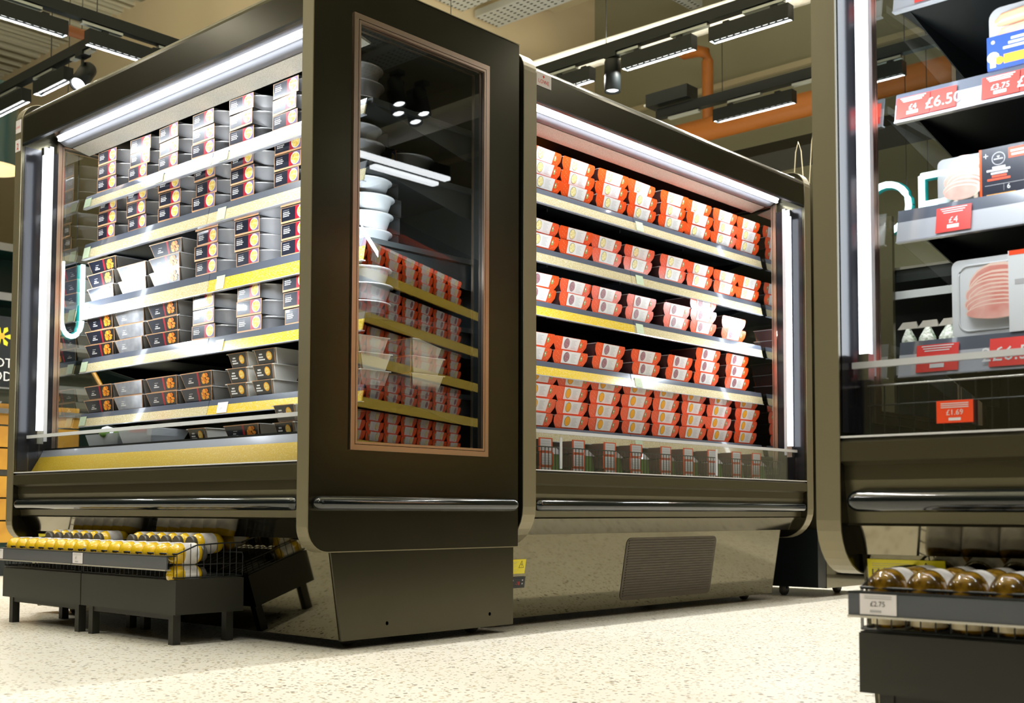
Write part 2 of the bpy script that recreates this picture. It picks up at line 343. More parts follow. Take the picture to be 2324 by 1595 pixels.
# ------------------------------------------------------------------ chiller units
def arc(cx, cz, r, a0, a1, n=6):
    return [(cx + r*math.cos(math.radians(a0+(a1-a0)*i/n)), cz + r*math.sin(math.radians(a0+(a1-a0)*i/n))) for i in range(n+1)]
DEP = 0.87
def panel_geo(x0, x1, glassmat, root, outer_side, rb=0.07, seen_trim='trim'):
    """upright end panel between x0 and x1, d = y"""
    zt, zb = 2.015, 0.325
    b = MB(); wd0, wd1, wz0, wz1 = 0.165, 0.70, 0.635, 1.878
    left = [(wd0, zb)] + [(wd0, zt)] + arc(0.075, zt-0.075, 0.075, 90, 180) + arc(rb, zb+rb, rb, 180, 270)
    b.prism(left, x0, x1, 'bronze'); b.box(x0, x1, wd1, DEP, zb, zt, 'bronze')
    b.box(x0, x1, wd0, wd1, zb, wz0, 'bronze'); b.box(x0, x1, wd0, wd1, wz1, zt, 'bronze')
    p = b.build('end_panel', root)
    iv = MB(); e2 = 0.0015
    for xi in ((x1+e2,) if x0 < 0.01 else (x0-e2,)):
        for (a0,a1,c0,c1) in ((0.012,wd0-0.02,0.59,1.84),(wd1+0.02,0.765,0.59,1.84),(wd0-0.02,wd1+0.02,0.59,0.612)):
            iv.add([(xi,a0,c0),(xi,a1,c0),(xi,a1,c1),(xi,a0,c1)],[(0,1,2,3)],'inner')
    iv.build('inner_lining', p)
    t = MB(); e = 0.003
    edge = [(DEP, zt)] + arc(0.075, zt-0.075, 0.075, 90, 180, 8) + arc(rb, zb+rb, rb, 180, 270, 8) + [(DEP, zb)]
    n = len(edge); oth = []
    for i,(a,c) in enumerate(edge):
        q0, q1 = edge[max(i-1,0)], edge[min(i+1,n-1)]; dx, dz = q1[0]-q0[0], q1[1]-q0[1]; l = math.hypot(dx,dz)
        oth.append((a + dz/l*e, c - dx/l*e))
    v = [(x0-0.002,a,c) for a,c in edge] + [(x1+0.002,a,c) for a,c in edge] + [(x0-0.002,a,c) for a,c in oth] + [(x1+0.002,a,c) for a,c in oth]
    f = []
    for i in range(n-1):
        f += [(2*n+i, 2*n+i+1, 3*n+i+1, 3*n+i), (i, i+1, 2*n+i+1, 2*n+i), (n+i, 3*n+i, 3*n+i+1, n+i+1)]
    t.add(v, f, seen_trim); t.build('edge_trim', p)
    fr = MB()
    for s, xo in ((-1, x0), (1, x1)):
        xa, xb = (xo-0.006, xo+0.004) if s < 0 else (xo-0.004, xo+0.006)
        k = 'rosealu'
        for wdt, i0, h in ((0.016, 0, 0), (0.007, 0.018, 0)):
            a0, a1, c0, c1 = 0.145+i0, 0.72-i0, 0.615+i0, 1.898-i0
            fr.box(xa, xb, a0, a0+wdt, c0, c1, k); fr.box(xa, xb, a1-wdt, a1, c0, c1, k)
            fr.box(xa, xb, a0+wdt, a1-wdt, c0, c0+wdt, k); fr.box(xa, xb, a0+wdt, a1-wdt, c1-wdt, c1, k)
    for a0, a1, c0, c1 in ((wd0, wd0+.004, wz0, wz1), (wd1-.004, wd1, wz0, wz1), (wd0+.004, wd1-.004, wz0, wz0+.004), (wd0+.004, wd1-.004, wz1-.004, wz1)):
        fr.box(x0+0.004, x1-0.004, a0, a1, c0, c1, 'liner')
    fr.build('window_frame', p)
    g = MB()
    xm = x1 - 0.006 if outer_side > 0 else x0 + 0.006
    g.add([(xm, wd0+.004, wz0+.004), (xm, wd1-.004, wz0+.004), (xm, wd1-.004, wz1-.004), (xm, wd0+.004, wz1-.004)], [(0,1,2,3)], glassmat)
    g.build('window_pane', p)
    return p

def bumper_mb(x0, x1, y, z, r=0.018, T=None):
    r *= 1.15; b = MB(); pts = []; rr = []
    n = 5
    for i in range(n+1):
        a = PI/2*i/n; pts.append((x0 + r*1.2*(1-math.cos(a)), y, z)); rr.append(max(0.001, r*math.sin(a)))
    for i in range(n+1):
        a = PI/2*(1-i/n); pts.append((x1 - r*1.2*(1-math.cos(a)), y, z)); rr.append(max(0.001, r*math.sin(a)))
    b.tube(pts, rr, 'bumper', 16, T=T); return b

def castor(root, x, d):
    b = MB(); b.lathe([(0.005,-0.014),(0.024,-0.014),(0.03,-0.009),(0.03,0.009),(0.024,0.014),(0.005,0.014)], 'rubber', 18, 'y', Matrix.Translation((x, d, FZ+0.030)))
    b.box(x-0.02, x+0.02, d-0.022, d+0.022, FZ+0.055, FZ+0.075, 'blackmetal')
    b.box(x-0.006, x+0.006, d-0.02, d-0.016, FZ+0.03, FZ+0.06, 'blackmetal'); b.box(x-0.006, x+0.006, d+0.016, d+0.02, FZ+0.03, FZ+0.06, 'blackmetal')
    b.build('castor', root)

def chiller(root, L, shelves, tubes, rails, rail_d=0.245, pt=0.045, ptl=None, glassl='glass_far', glassr='glass_far', rb=0.07, grille=None, side_bumper=False, strip='gold', baffle=True, shelfmat='shelf', bl=0.0, br=0.0):
    ptl = ptl or pt
    x0, x1 = ptl, L - pt                  # inside faces of the panels
    panel_geo(0, ptl, glassl, root, 1, rb); panel_geo(L-pt, L, glassr, root, 1 if side_bumper else -1, rb)
    # body, front to back
    b = MB(); b.prism([(0.06,0.575),(0.012,0.578),(0.0,0.570),(0.0,0.535),(0.02,0.528),(0.02,0.50),(0.03,0.445),(0.035,0.42),(0.03,0.416),(0.075,0.362),(0.11,0.36),(0.11,0.50),(0.06,0.50)], x0, x1, 'front'); b.build('front_fascia', root)
    b = MB(); b.add([(x0,0.0345,0.4135),(x1,0.0345,0.4135),(x1,0.0745,0.3615),(x0,0.0745,0.3615)], [(0,1,2,3)], 'polish')
    b.add([(x0,0.029,0.415),(x1,0.029,0.415),(x1,0.0735,0.3605),(x0,0.0735,0.3605)], [(0,1,2,3)], 'skirt'); b.build('skirt_band', root)
    b = MB(); b.box(x0, x1, 0.0, 0.06, 0.5785, 0.582, 'white'); b.build('ledge_strip', root)
    bumper_mb(x0+0.01, x1-0.01, 0.012, 0.461).build('bumper', root)
    b = MB(); b.prism([(0.078,0.36),(0.125,0.073),(0.85,0.073),(0.85,0.36)], 0.012+bl, L-0.012-br, 'polish'); base = b.build('base_panel', root)
    b = MB(); b.prism([(0.08,0.36),(0.128,0.070),(0.852,0.070),(0.852,0.322),(0.09,0.322)], L-0.012-br, L-0.004-br, 'bronze')
    for dd in (0.30, 0.74): b.lathe([(0.006,0),(0.006,0.003)], 'liner', 10, 'y', Matrix.Translation((L-0.004-br, dd, 0.11)) @ Matrix.Rotation(PI/2, 4, 'Z'))
    b.build('base_side', base)
    b = MB(); b.prism([(0.08,0.36),(0.128,0.070),(0.852,0.070),(0.852,0.322),(0.09,0.322)], 0.004+bl, 0.012+bl, 'bronze'); b.build('base_side', base)
    for x, d in ((L-0.09-br, 0.22), (L-0.09-br, 0.74), (0.12+bl, 0.22), (0.12+bl, 0.74)): castor(root, x, d)
    # inside
    b = MB(); b.box(x0, x1, 0.77, 0.86, 0.36, 1.99, 'liner'); b.build('back_panel', root)
    b = MB(); b.box(x0, x1, 0.07, 0.77, 0.44, 0.50, 'liner'); b.build('well_floor', root)
    # canopy
    b = MB(); prof = [(0.0,1.852),(0.0,1.945)] + arc(0.03,1.945,0.03,180,90,5)[1:] + [(0.86,1.985),(0.86,1.915),(0.14,1.915),(0.12,1.90),(0.012,1.852)]
    b.prism(prof, x0, x1, 'bronze'); can = b.build('canopy', root)
    b = MB(); b.box(x0, x1, 0.0, 0.016, 1.846, 1.852, 'black')
    b.build('canopy_seal', can)
    b = MB(); b.add([(x0,0.016,1.8505),(x1,0.016,1.8505),(x1,0.122,1.889),(x0,0.122,1.889)], [(0,1,2,3)], 'mirror'); b.build('mirror_strip', can)
    b = MB(); b.box(x0+0.04, x1-0.02, 0.124, 0.134, 1.880, 1.889, 'led'); b.build('led_strip', can)
    pr_ = [(0.135,1.889)] + [(0.135+0.057*i/6, 1.889-0.016*i/6-0.008*math.sin(PI*i/6)) for i in range(1,7)] + [(0.192,1.908),(0.135,1.908)]
    b = MB(); b.prism(pr_, x0+0.02, x1-0.02, 'reflector', True); b.build('reflector', can)
    b = MB(); b.box(x0, x1, 0.20, 0.77, 1.895, 1.914, 'liner'); b.build('roof_liner', can)
    if baffle:
        b = MB(); b.prism([(0.195,1.872),(0.266,1.856),(0.270,1.862),(0.199,1.882)], x0+0.02, x1-0.02, 'comb'); b.build('air_grille', can)
    area_light('canopy_light', ((x0+x1)/2, 0.130, 1.8785), L-0.2, 0.008, CASE_W*L, (0.90, 0.95, 1.0), (0, 0.30, -0.95), root)
    for (tx, side) in tubes:
        b = MB(); b.tube([(tx,0.062,0.74),(tx,0.062,1.80)], 0.0115, 'led', 12); b.build('led_tube', root)
        b = MB(); b.box(tx-0.008,tx+0.008,0.074,0.09,0.70,1.84,'white'); b.box(tx-0.011,tx+0.011,0.05,0.075,1.80,1.83,'alu'); b.box(tx-0.011,tx+0.011,0.05,0.075,0.69,0.74,'alu'); b.build('tube_holder', root)
        b = MB()
        area_light('tube_light', (tx+math.copysign(0.016, side), 0.085, 1.27), 1.0, 0.02, TUBE_W*abs(side), (0.86,0.93,1.0), (math.copysign(0.75, side), 0.65, 0), root).rotation_euler
    # riser
    b = MB(); b.box(x0+0.01, x1-0.01, 0.048, 0.052, 0.583, 0.712, 'acrylic'); b.box(x0+0.005, x1-0.005, 0.045, 0.056, 0.712, 0.724, 'acredge'); b.build('riser', root)
    # shelves
    for i, z in enumerate(shelves):
        b = MB(); b.box(x0+0.004, x1-0.004, rail_d+0.02, 0.76, z-0.018, z-0.002, shelfmat)
        for j in range(1, 4):
            xx = x0 + (x1-x0)*j/4; b.box(xx-0.003, xx+0.003, 0.35, 0.76, z-0.03, z-0.018, shelfmat)
        sh = b.build('shelf', root)
        for xx in (x0+0.02, x1-0.023):
            b = MB(); b.prism([(rail_d+0.05,z-0.018),(0.76,z-0.018),(0.76,z-0.10),(0.68,z-0.10)], xx, xx+0.003, 'shelf'); b.build('bracket', sh)
        rz1, rz0, cut, kinds = rails[i]
        segs = cut
        for j in range(len(segs)-1):
            a, c = segs[j]+0.002, segs[j+1]-0.002
            b = MB(); q = 0.38; zm = rz1 - (rz1-rz0)*q; lean = 0.012
            b.prism([(rail_d+lean,rz1),(rail_d+lean*(1-q),zm),(rail_d+0.004+lean*(1-q),zm),(rail_d+0.004+lean,rz1)], a, c, 'railgrey')
            k = kinds[min(j, len(kinds)-1)]
            b.prism([(rail_d+lean*(1-q),zm),(rail_d,rz0),(rail_d+0.004,rz0),(rail_d+0.004+lean*(1-q),zm)], a, c, k)
            b.prism([(rail_d-0.003,rz0),(rail_d-0.003,rz0-0.003),(rail_d+0.012,rz0-0.003),(rail_d+0.012,rz0)], a, c, 'railclear')
            rl = b.build('price_rail', sh)
        sh['rail'] = 1
        yield sh, rz1, rz0

def finish(g): return list(g)

# ---- shelf-end ticket
def ticket_on(sh, x, w, rz1, rz0, rail_d, mt, lines=()):
    b = MB(); yy = rail_d - 0.0015; q = 0.38; zm = rz1-(rz1-rz0)*q
    b.add([(x,yy,rz0+0.003),(x+w,yy,rz0+0.003),(x+w,yy+0.008,zm+0.008),(x,yy+0.008,zm+0.008)], [(0,1,2,3)], mt)
    h = zm-rz0
    for t, tx, tz, hh, kk in lines: b.text(t, x+tx, rz0+tz, hh, yy-0.0006+0.003, kk)
    return b.build('price_ticket', sh)

# left chiller
rotL = -PI/2
RL = empty('display_chiller', (2.045, 4.465, 0), rotL)
tag(RL, 'tall brown open chiller of foil ready meals, glazed end panel toward the aisle', 'chiller')
zL = [1.690, 1.497, 1.262, 1.036, 0.818]
railsL = [(1.688,1.637,[0.065,0.96,1.775],['sand']),(1.496,1.433,[0.065,0.94,1.775],['sand']),(1.262,1.192,[0.065,0.95,1.775],['sand','gold']),(1.036,0.980,[0.065,0.95,1.775],['sand','gold']),(0.818,0.767,[0.065,0.96,1.775],['sand','gold'])]
shl = finish(chiller(RL, 1.84, zL, [(0.115, 1), (1.762, -1.15)], railsL, glassl='glass_far', glassr='glass_win', side_bumper=True))
T = Matrix.Translation((0,0,0))
b = MB(); T = Matrix.Rotation(PI/2, 4, 'Z')
bm_ = bumper_mb(0.0, 0.84, 0, 0.461, 0.018, Matrix.Translation((1.853, 0.01, 0)) @ T); bm_.build('side_bumper', RL)
b = MB(); b.prism([(0.066,0.585),(0.100,0.642),(0.104,0.640),(0.070,0.583)], 0.05, 1.79, 'goldmatt'); b.prism([(0.100,0.642),(0.112,0.668),(0.116,0.666),(0.104,0.640)], 0.05, 1.79, 'railclear'); b.build('well_strip', RL)
b = MB(); b.box(0.06, 1.785, 0.115, 0.12, 0.668, 0.675, 'wire'); b.box(0.06,1.785,0.115,0.12,0.50,0.53,'wire'); b.box(0.06,0.9,0.116,0.119,0.53,0.668,'wire')
for i in range(70): b.box(0.9+i*0.0126, 0.902+i*0.0126, 0.116, 0.119, 0.53, 0.668, 'wire')
b.build('well_guard', RL)
for (sh, a, c), xs in zip(shl, ((0.07,0.60,1.01),(0.07,1.0),(0.07,1.0),(0.07,1.0),(0.07,))):
    for x in xs: ticket_on(sh, x, 0.05, a, c, 0.245, 'ticket', [('%d' % random.choice((12,18,24)), 0.016, 0.008, 0.014, 'inkgrey')])
ticket_on(shl[4][0], 1.02, 0.06, 0.818, 0.767, 0.245, 'ticketw', [('£2', 0.018, 0.012, 0.014, 'inkgrey')])
b = MB(); b.box(0.002,0.040,-0.006,-0.0035,1.895,1.945,'ticketw'); b.text('LOWE', 0.021, 1.912, 0.012, -0.007, 'inkred', align='CENTER'); b.build('maker_badge', RL)
b = MB(); b.box(0.002,0.040,-0.006,-0.0035,1.822,1.868,'ticketw'); b.text('2', 0.014, 1.830, 0.034, -0.007, 'inkred'); b.build('number_sticker', RL)
b = MB(); T2 = Matrix.Translation((0.10, 0.0795, 0.350)) @ Matrix.Rotation(math.radians(9.4), 4, 'X')
b.box(0, 0.11, -0.002, 0, -0.045, 0, 'yellow', T2); b.build('warning_label', RL)

# right chiller
RR = empty('display_chiller', (2.94, 2.625, 0), 0)
tag(RR, 'wide brown open chiller filled with orange and white vegetable boxes', 'chiller')
zR = [1.640, 1.420, 1.218, 0.996, 0.752]
XR = 2.94
railsR = [(1.640,1.585,[0.07,0.92,1.925],['sand']),(1.418,1.363,[0.07,0.90,1.925],['sand']),(1.218,1.163,[0.07,0.92,1.925],['gold','sand']),(0.996,0.942,[0.07,0.90,1.925],['gold','sand']),(0.752,0.700,[0.07,0.90,1.925],['sand'])]
shr = finish(chiller(RR, 1.99, zR, [(1.905, -1), (0.083, 0.45)], railsR, rail_d=0.212, ptl=0.06, pt=0.05, glassl='glass_far', glassr='glass_mir', rb=0.13, br=0.15))
for (sh, a, c), xs in zip(shr, ((0.93,),(0.93,),(0.93,),(0.92,),(0.92,))):
    for x in xs: ticket_on(sh, x, 0.05, a, c, 0.212, 'ticket', [('18', 0.016, 0.008, 0.014, 'inkgrey')])
b = MB(); b.box(0.07,1.93,0.115,0.119,0.668,0.672,'wire')
for i in range(96): b.box(0.075+i*0.0192, 0.0767+i*0.0192, 0.116, 0.1185, 0.506, 0.668, 'wire')
b.box(0.07,1.93,0.115,0.119,0.500,0.506,'wire'); b.build('well_guard', RR)
for q in (0.245, 1.25):
    b = MB(); b.box(q,q+0.012,0.044,0.047,0.59,0.70,'acredge'); b.build('riser_clip', RR)
b = MB(); b.box(0.058,0.140,-0.0025,-0.0005,1.905,1.952,'ticketw'); b.text('LOWE', 0.099, 1.915, 0.020, -0.003, 'inkred', align='CENTER')
b.add([(0.099,-0.003,1.934),(0.104,-0.003,1.940),(0.099,-0.003,1.946),(0.094,-0.003,1.940)],[(0,1,2,3)],'inkred'); b.build('maker_badge', RR)
b = MB(); b.box(0.27,0.45,0.505,0.51,1.80,1.893,'yellow'); b.build('hanging_label', RL)
b = MB(); b.box(0.50,0.66,0.43,0.435,1.82,1.893,'yellow'); b.build('hanging_label', RR)
# sloped base fittings
def on_base(x, z): # matrix of the sloped base plane at height z
    ang = math.atan2(0.125-0.078, 0.36-0.073)
    return Matrix.Translation((x, 0.078 + (0.36-z)*math.tan(ang), z)) @ Matrix.Rotation(ang, 4, 'X')
T2 = on_base(0, 0.36)
b = MB(); pts = [(0.70+0.02,-0.02)] + [(1.29,-0.02)] + [(1.31,-0.04)] + [(1.31,-0.245),(1.29,-0.262)] + [(0.72,-0.262),(0.70,-0.245),(0.70,-0.04)]
pts = []
for cx, cz, a0 in ((1.285,-0.045,90),(1.285,-0.238,0),(0.71,-0.238,270),(0.71,-0.045,180)):
    pts += [(cx+0.025*math.cos(math.radians(a0-15*k)), cz+0.025*math.sin(math.radians(a0-15*k))) for k in range(7)]
b.poly([(a, c) for a, c in pts], -0.0015, 'grille', T2)
for k in range(22): b.box(0.70, 1.295, -0.004, -0.0015, -0.030-k*0.0102, -0.034-k*0.0102, 'grille', T2)
b.build('ventilation_grille', RR)
def warn_label(root, x, z, w, h, T2):
    b = MB(); b.box(x, x+w, -0.002, -0.0005, z, z+h, 'yellow', T2)
    tx = x+w*0.76; tz = z+h*0.60; s = h*0.30
    for (p, q) in (((-1,-0.6),(1,-0.6)),((1,-0.6),(0,1)),((0,1),(-1,-0.6))):
        a_ = Vector((tx+p[0]*s*0.8, -0.0025, tz+p[1]*s)); c_ = Vector((tx+q[0]*s*0.8, -0.0025, tz+q[1]*s)); b.tube([a_, c_], 0.0006, 'ink', 4, T=T2)
    b.add([(tx,-0.0028,tz+s*0.5),(tx-s*0.2,-0.0028,tz),(tx+s*0.15,-0.0028,tz+0.05*s),(tx,-0.0028,tz-s*0.5),(tx+s*0.3,-0.0028,tz+s*0.12),(tx+0.02*s,-0.0028,tz+s*0.12)],[(0,1,2,3,4,5)],'ink',T2)
    for k in range(9): b.quad(x+w*0.06, z+h*(0.1+k*0.09), x+w*(0.45+0.1*((k*7)%3-1)), z+h*(0.115+k*0.09), -0.0024, 'inkgrey', T2)
    return b.build('warning_label', root)
warn_label(RR, 0.03, -0.135, 0.088, 0.050, T2)
b = MB(); b.box(0.015, 0.125, -0.003, -0.0005, -0.185, -0.146, 'black', T2); b.box(0.022,0.044,-0.006,-0.003,-0.179,-0.151,'whitec',T2)
b.box(0.05,0.118,-0.005,-0.003,-0.182,-0.150,'blackmetal',T2)
b.text('-18', 0.072, -0.174, 0.018, -0.0056, 'inkred', T2)
for q in (0.056,0.105): 
    for r_ in (-0.160,-0.172): b.box(q, q+0.006, -0.006, -0.005, r_, r_+0.005, 'inkgrey', T2)
b.build('thermostat', RR)

# third chiller, near the camera
RT = empty('display_chiller', (2.045, 1.078, 0), rotL)
tag(RT, 'tall brown open chiller with red priced shelves of bacon and sausage packs', 'chiller')
zT = [1.500, 1.285, 1.045, 0.785]
railsT = [(1.528,1.470,[0.05,1.78],['railclear']),(1.298,1.238,[0.05,1.78],['railclear']),(1.056,0.990,[0.05,1.78],['railclear']),(0.785,0.715,[0.05,1.78],['railclear'])]
sht = finish(chiller(RT, 1.84, zT, [(0.070, 1)], railsT, glassl='glass_far', glassr='glass_far', rb=0.10, bl=0.045))
def red_ticket(sh, x, w, a, c, big, mt='ticketr', small=''):
    q = 0.0
    b = MB(); d0 = 0.245
    T3 = Matrix.Translation((x, d0-0.003, c+0.004)) @ Matrix.Rotation(-math.atan2(0.012, a-c), 4, 'X'); h = a-c-0.014
    b.box(0, w, -0.001, 0, 0, h, mt, T3)
    if small:
        b.text(big, w*0.5, h*0.34, h*0.36, -0.0016, 'whitec', T3, 'CENTER')
        for k in range(3): b.quad(w*0.12+k*0.003, h*(0.92-k*0.085), w*0.88-k*0.004, h*(0.955-k*0.085), -0.0016, 'whitec', T3)
        b.quad(w*0.33, h*0.13, w*0.67, h*0.28, -0.0016, 'whitec', T3)
    else:
        b.text(big, w*0.5, h*0.2, h*0.72, -0.0016, 'whitec', T3, 'CENTER')
    return b.build('price_ticket', sh)
red_ticket(sht[0][0], 0.10, 0.09, 1.528, 1.470, '£4', small='x')
for x, w_, t_, s_ in ((0.056,0.070,'£4','x'),(0.128,0.052,'£6.50',''),(0.230,0.072,'£3.75','x'),(0.304,0.06,'£6.50','')): red_ticket(sht[1][0], x, w_, 1.298, 1.238, t_, small=s_)
red_ticket(sht[2][0], 0.135, 0.07, 1.056, 0.990, '£4', small='x')
red_ticket(sht[3][0], 0.090, 0.085, 0.785, 0.715, '£4', small='x'); red_ticket(sht[3][0], 0.235, 0.08, 0.785, 0.715, '2£6.50')
b = MB(); T3 = Matrix.Translation((0.215, 0.040, 0.600)); b.box(0,0.066,-0.001,0,0,0.040,'ticketo',T3); b.text('£1.69',0.033,0.014,0.014,-0.0016,'whitec',T3,'CENTER')
for k in range(3): b.quad(0.008,0.034-k*0.0035,0.058,0.0355-k*0.0035,-0.0016,'whitec',T3)
b.quad(0.022,0.004,0.044,0.009,-0.0016,'whitec',T3); b.build('price_ticket', RT)
b = MB(); b.tube([(0.055,0.10,0.683),(1.78,0.10,0.683)],0.0022,'alu',6); b.tube([(0.055,0.10,0.645),(1.78,0.10,0.645)],0.0015,'wire',5)
for i in range(60): b.tube([(0.06+i*0.029,0.10,0.585),(0.06+i*0.029,0.10,0.683)],0.0013,'wire',4,caps=False)
b.build('well_guard', RT)
warn_label(RT, 0.06, -0.054, 0.150, 0.046, on_base(0, 0.36))

# ------------------------------------------------------------------ products
ORD = ['first','second','third','fourth','fifth','sixth','seventh','eighth','ninth','tenth','eleventh','twelfth']
# all prototypes: origin bottom centre of the front face, +y into the shelf
def proto_round():
    b = MB(); T = Matrix.Translation((0,0.098,0))
    b.lathe([(0.062,0.002),(0.070,0.0),(0.0745,0.004),(0.0885,0.0455),(0.0975,0.0465),(0.0985,0.0490),(0.0975,0.0515),(0.0935,0.0515),(0.088,0.049),(0.02,0.046)], 'foil', 40, 'z', T)
    t = b.build('foil_tray')
    b = MB(); w = 0.0675; h = 0.053
    b.box(-w, w, 0.0, 0.001, 0.001, h, 'cardedge'); b.box(-w, w, 0.0, 0.196, h-0.0008, h, 'charcoal'); b.box(-w, w, 0.0, 0.196, 0.0002, 0.001, 'charcoal'); b.box(-w, w, 0.195, 0.196, 0.001, h, 'charcoal')
    y = -0.0004
    b.quad(-w+0.003, 0.007, w-0.003, h-0.002, y, 'navy'); b.quad(0.008, 0.007, 0.028, h-0.002, y-0.0003, 'cardred')
    b.quad(0.028,0.007,w-0.003,h-0.002,y-0.0003,'plate')
    b.disc(0.040, 0.029, 0.0225, 0.0205, y-0.0006, 'whitec'); b.disc(0.040, 0.029, 0.019, 0.0175, y-0.0009, 'curry', 18, wob=0.06)
    for i, (z_, ww, hh) in enumerate(((0.041,0.026,0.0016),(0.0335,0.032,0.0034),(0.0275,0.036,0.0034),(0.0215,0.030,0.0034))):
        k = 'inkgrey' if i == 0 else 'whitec'; xx = -w+0.012
        while xx < -w+0.012+ww:
            l = 0.004 + 0.006*((int(xx*9000)) % 3)/2; b.quad(xx, z_, min(xx+l, 0.004), z_+hh, y-0.0006, k); xx += l+0.0012
    s = b.build('card_sleeve', t)
    kids[t.name] = [s]; return t
def slant(mb, h, q):
    # the sleeve front leans back toward its foot
    mb.v = [(a, c + q*(1 - e/h), e) if c < 0.004 else (a, c, e) for a, c, e in mb.v]
def proto_rect(glare=False):
    b = MB(); b.frus((-0.088,0.088,0.020,0.125),(-0.104,0.104,0.0,0.135),0.0,0.049,'darkfoil'); b.box(-0.109,0.109,-0.004,0.139,0.049,0.0515,'foil'); t = b.build('oblong_foil_tray')
    b = MB(); h = 0.052
    f = lambda z, s: s*(0.086+0.018*z/h)
    def trap(xa, xb, za, zb, y, k):
        # xa, xb are fractions -1..1
        b.add([(xa*(0.086+0.018*za/h), y, za), (xb*(0.086+0.018*za/h), y, za), (xb*(0.086+0.018*zb/h), y, zb), (xa*(0.086+0.018*zb/h), y, zb)], [(0,1,2,3)], k)
    b.add([(-0.086,-0.005,0.0005),(0.086,-0.005,0.0005),(0.104,-0.005,h),(-0.104,-0.005,h),(-0.086,-0.004,0.0005),(0.086,-0.004,0.0005),(0.104,-0.004,h),(-0.104,-0.004,h)],
          [(0,1,2,3),(7,6,5,4),(0,3,7,4),(1,5,6,2),(3,2,6,7),(0,4,5,1)], 'cardedge')
    b.box(-0.095,0.095,-0.005,0.12,h-0.0005,h+0.0005,'charcoal')
    y = -0.0055
    trap(-0.975, 0.975, 0.003, h-0.003, y, 'glare_card' if glare else 'navy')
    if not glare:
        trap(0.05, 0.16, 0.003, h-0.003, y-0.0003, 'cardred'); trap(0.16, 0.975, 0.003, h-0.003, y-0.0003, 'charcoal')
        rnd = random.Random(3)
        for k in range(15):
            b.disc(0.050+rnd.uniform(-0.026,0.026), 0.026+rnd.uniform(-0.013,0.013), rnd.uniform(0.006,0.011), rnd.uniform(0.004,0.009), y-0.0006-0.0001*k, 'chicken' if k % 3 else 'korma', 8, wob=0.15)
        kk = 'whitec'
    else: kk = 'whitec'
    for z_, x_, ww, hh in ((0.031,-0.05,0.018,0.0014),(0.022,-0.054,0.018,0.0038),(0.0155,-0.060,0.034,0.0038)):
        xx = x_
        while xx < x_+ww: 
            l = 0.005; b.quad(xx, z_, xx+l, z_+hh, y-0.0008, kk); xx += l+0.001
    slant(b, h, 0.014); s = b.build('card_sleeve', t); kids[t.name] = [s]; return t
def proto_pot():
    b = MB(); b.frus((-0.047,0.047,0.016,0.10),(-0.058,0.058,0.0,0.112),0.0,0.047,'potw'); b.box(-0.063,0.063,-0.004,0.116,0.047,0.050,'potw'); t = b.build('square_pot')
    b = MB(); h = 0.050
    b.add([(-0.043,-0.005,0.0005),(0.043,-0.005,0.0005),(0.052,-0.005,h),(-0.052,-0.005,h)], [(0,1,2,3)], 'cardedge')
    b.add([(-0.0415,-0.0055,0.002),(0.0415,-0.0055,0.002),(0.050,-0.0055,h-0.002),(-0.050,-0.0055,h-0.002)], [(0,1,2,3)], 'charcoal')
    b.box(-0.047,0.047,-0.005,0.10,h-0.0005,h+0.0003,'charcoal')
    b.disc(0.020,0.027,0.0145,0.0145,-0.006,'korma'); b.disc(0.020,0.027,0.011,0.011,-0.0063,'curry')
    for z_, x_, ww in ((0.031,-0.03,0.016),(0.022,-0.036,0.024),(0.014,-0.036,0.032)): b.quad(x_, z_, x_+ww, z_+0.0045, -0.006, 'whitec')
    slant(b, h, 0.014); s = b.build('card_sleeve', t); kids[t.name] = [s]; return t
def proto_veg(food, offset=0):
    b = MB(); b.frus((-0.082,0.082,0.020,0.125),(-0.094,0.094,0.002,0.135),0.0,0.047,'browntray'); b.box(-0.099,0.099,-0.001,0.139,0.047,0.0495,'film'); t = b.build('vegetable_box')
    b = MB(); h = 0.052
    w0, w1 = 0.078, 0.0935
    b.add([(-w0,-0.003,0.0005),(w0,-0.003,0.0005),(w1,-0.003,h),(-w1,-0.003,h),(-w0,0.134,0.0005),(w0,0.134,0.0005),(w1,0.138,h),(-w1,0.138,h)],
          [(0,1,2,3),(3,2,6,7),(0,4,5,1),(5,4,7,6)], 'orange')
    # scooped ends of the sleeve front
    for s_ in (-1, 1):
        pts = [(s_*(w0+0.002), 0.001), (s_*(w0-0.001), 0.0005), (s_*(w1-0.001), h), (s_*(w1+0.006), h*0.8), (s_*(w1+0.004), h*0.45)]
        if s_ < 0: pts = pts[::-1]
        b.poly(pts, -0.0035, 'orange')
    y = -0.0042
    b.add([(-0.048,y,0.006),(0.048,y,0.006),(0.056,y,h-0.001),(-0.050,y,h-0.001)], [(0,1,2,3)], 'whitec')
    b.disc(-0.022, 0.029, 0.0165, 0.0185, y-0.0003, 'ring'); b.disc(-0.022, 0.029, 0.0150, 0.0170, y-0.0006, food)
    for k in range(7): b.quad(0.004, 0.013+k*0.0046, 0.034-0.004*(k%3), 0.0142+k*0.0046, y-0.0003, 'inkgrey')
    b.quad(0.058,0.020,0.068,0.038,y,'green'); b.disc(0.063,0.031,0.0035,0.0035,y-0.0003,'whitec',8)
    for sx in (-1,1):
        for k in range(9):
            b.disc(sx*(0.060+0.008*(k%3))-(0.002 if k%2 else 0), 0.006+0.0048*k, 0.0011, 0.0011, y, 'dotw', 6)
    slant(b, h, 0.014); s = b.build('card_sleeve', t); kids[t.name] = [s]; return t

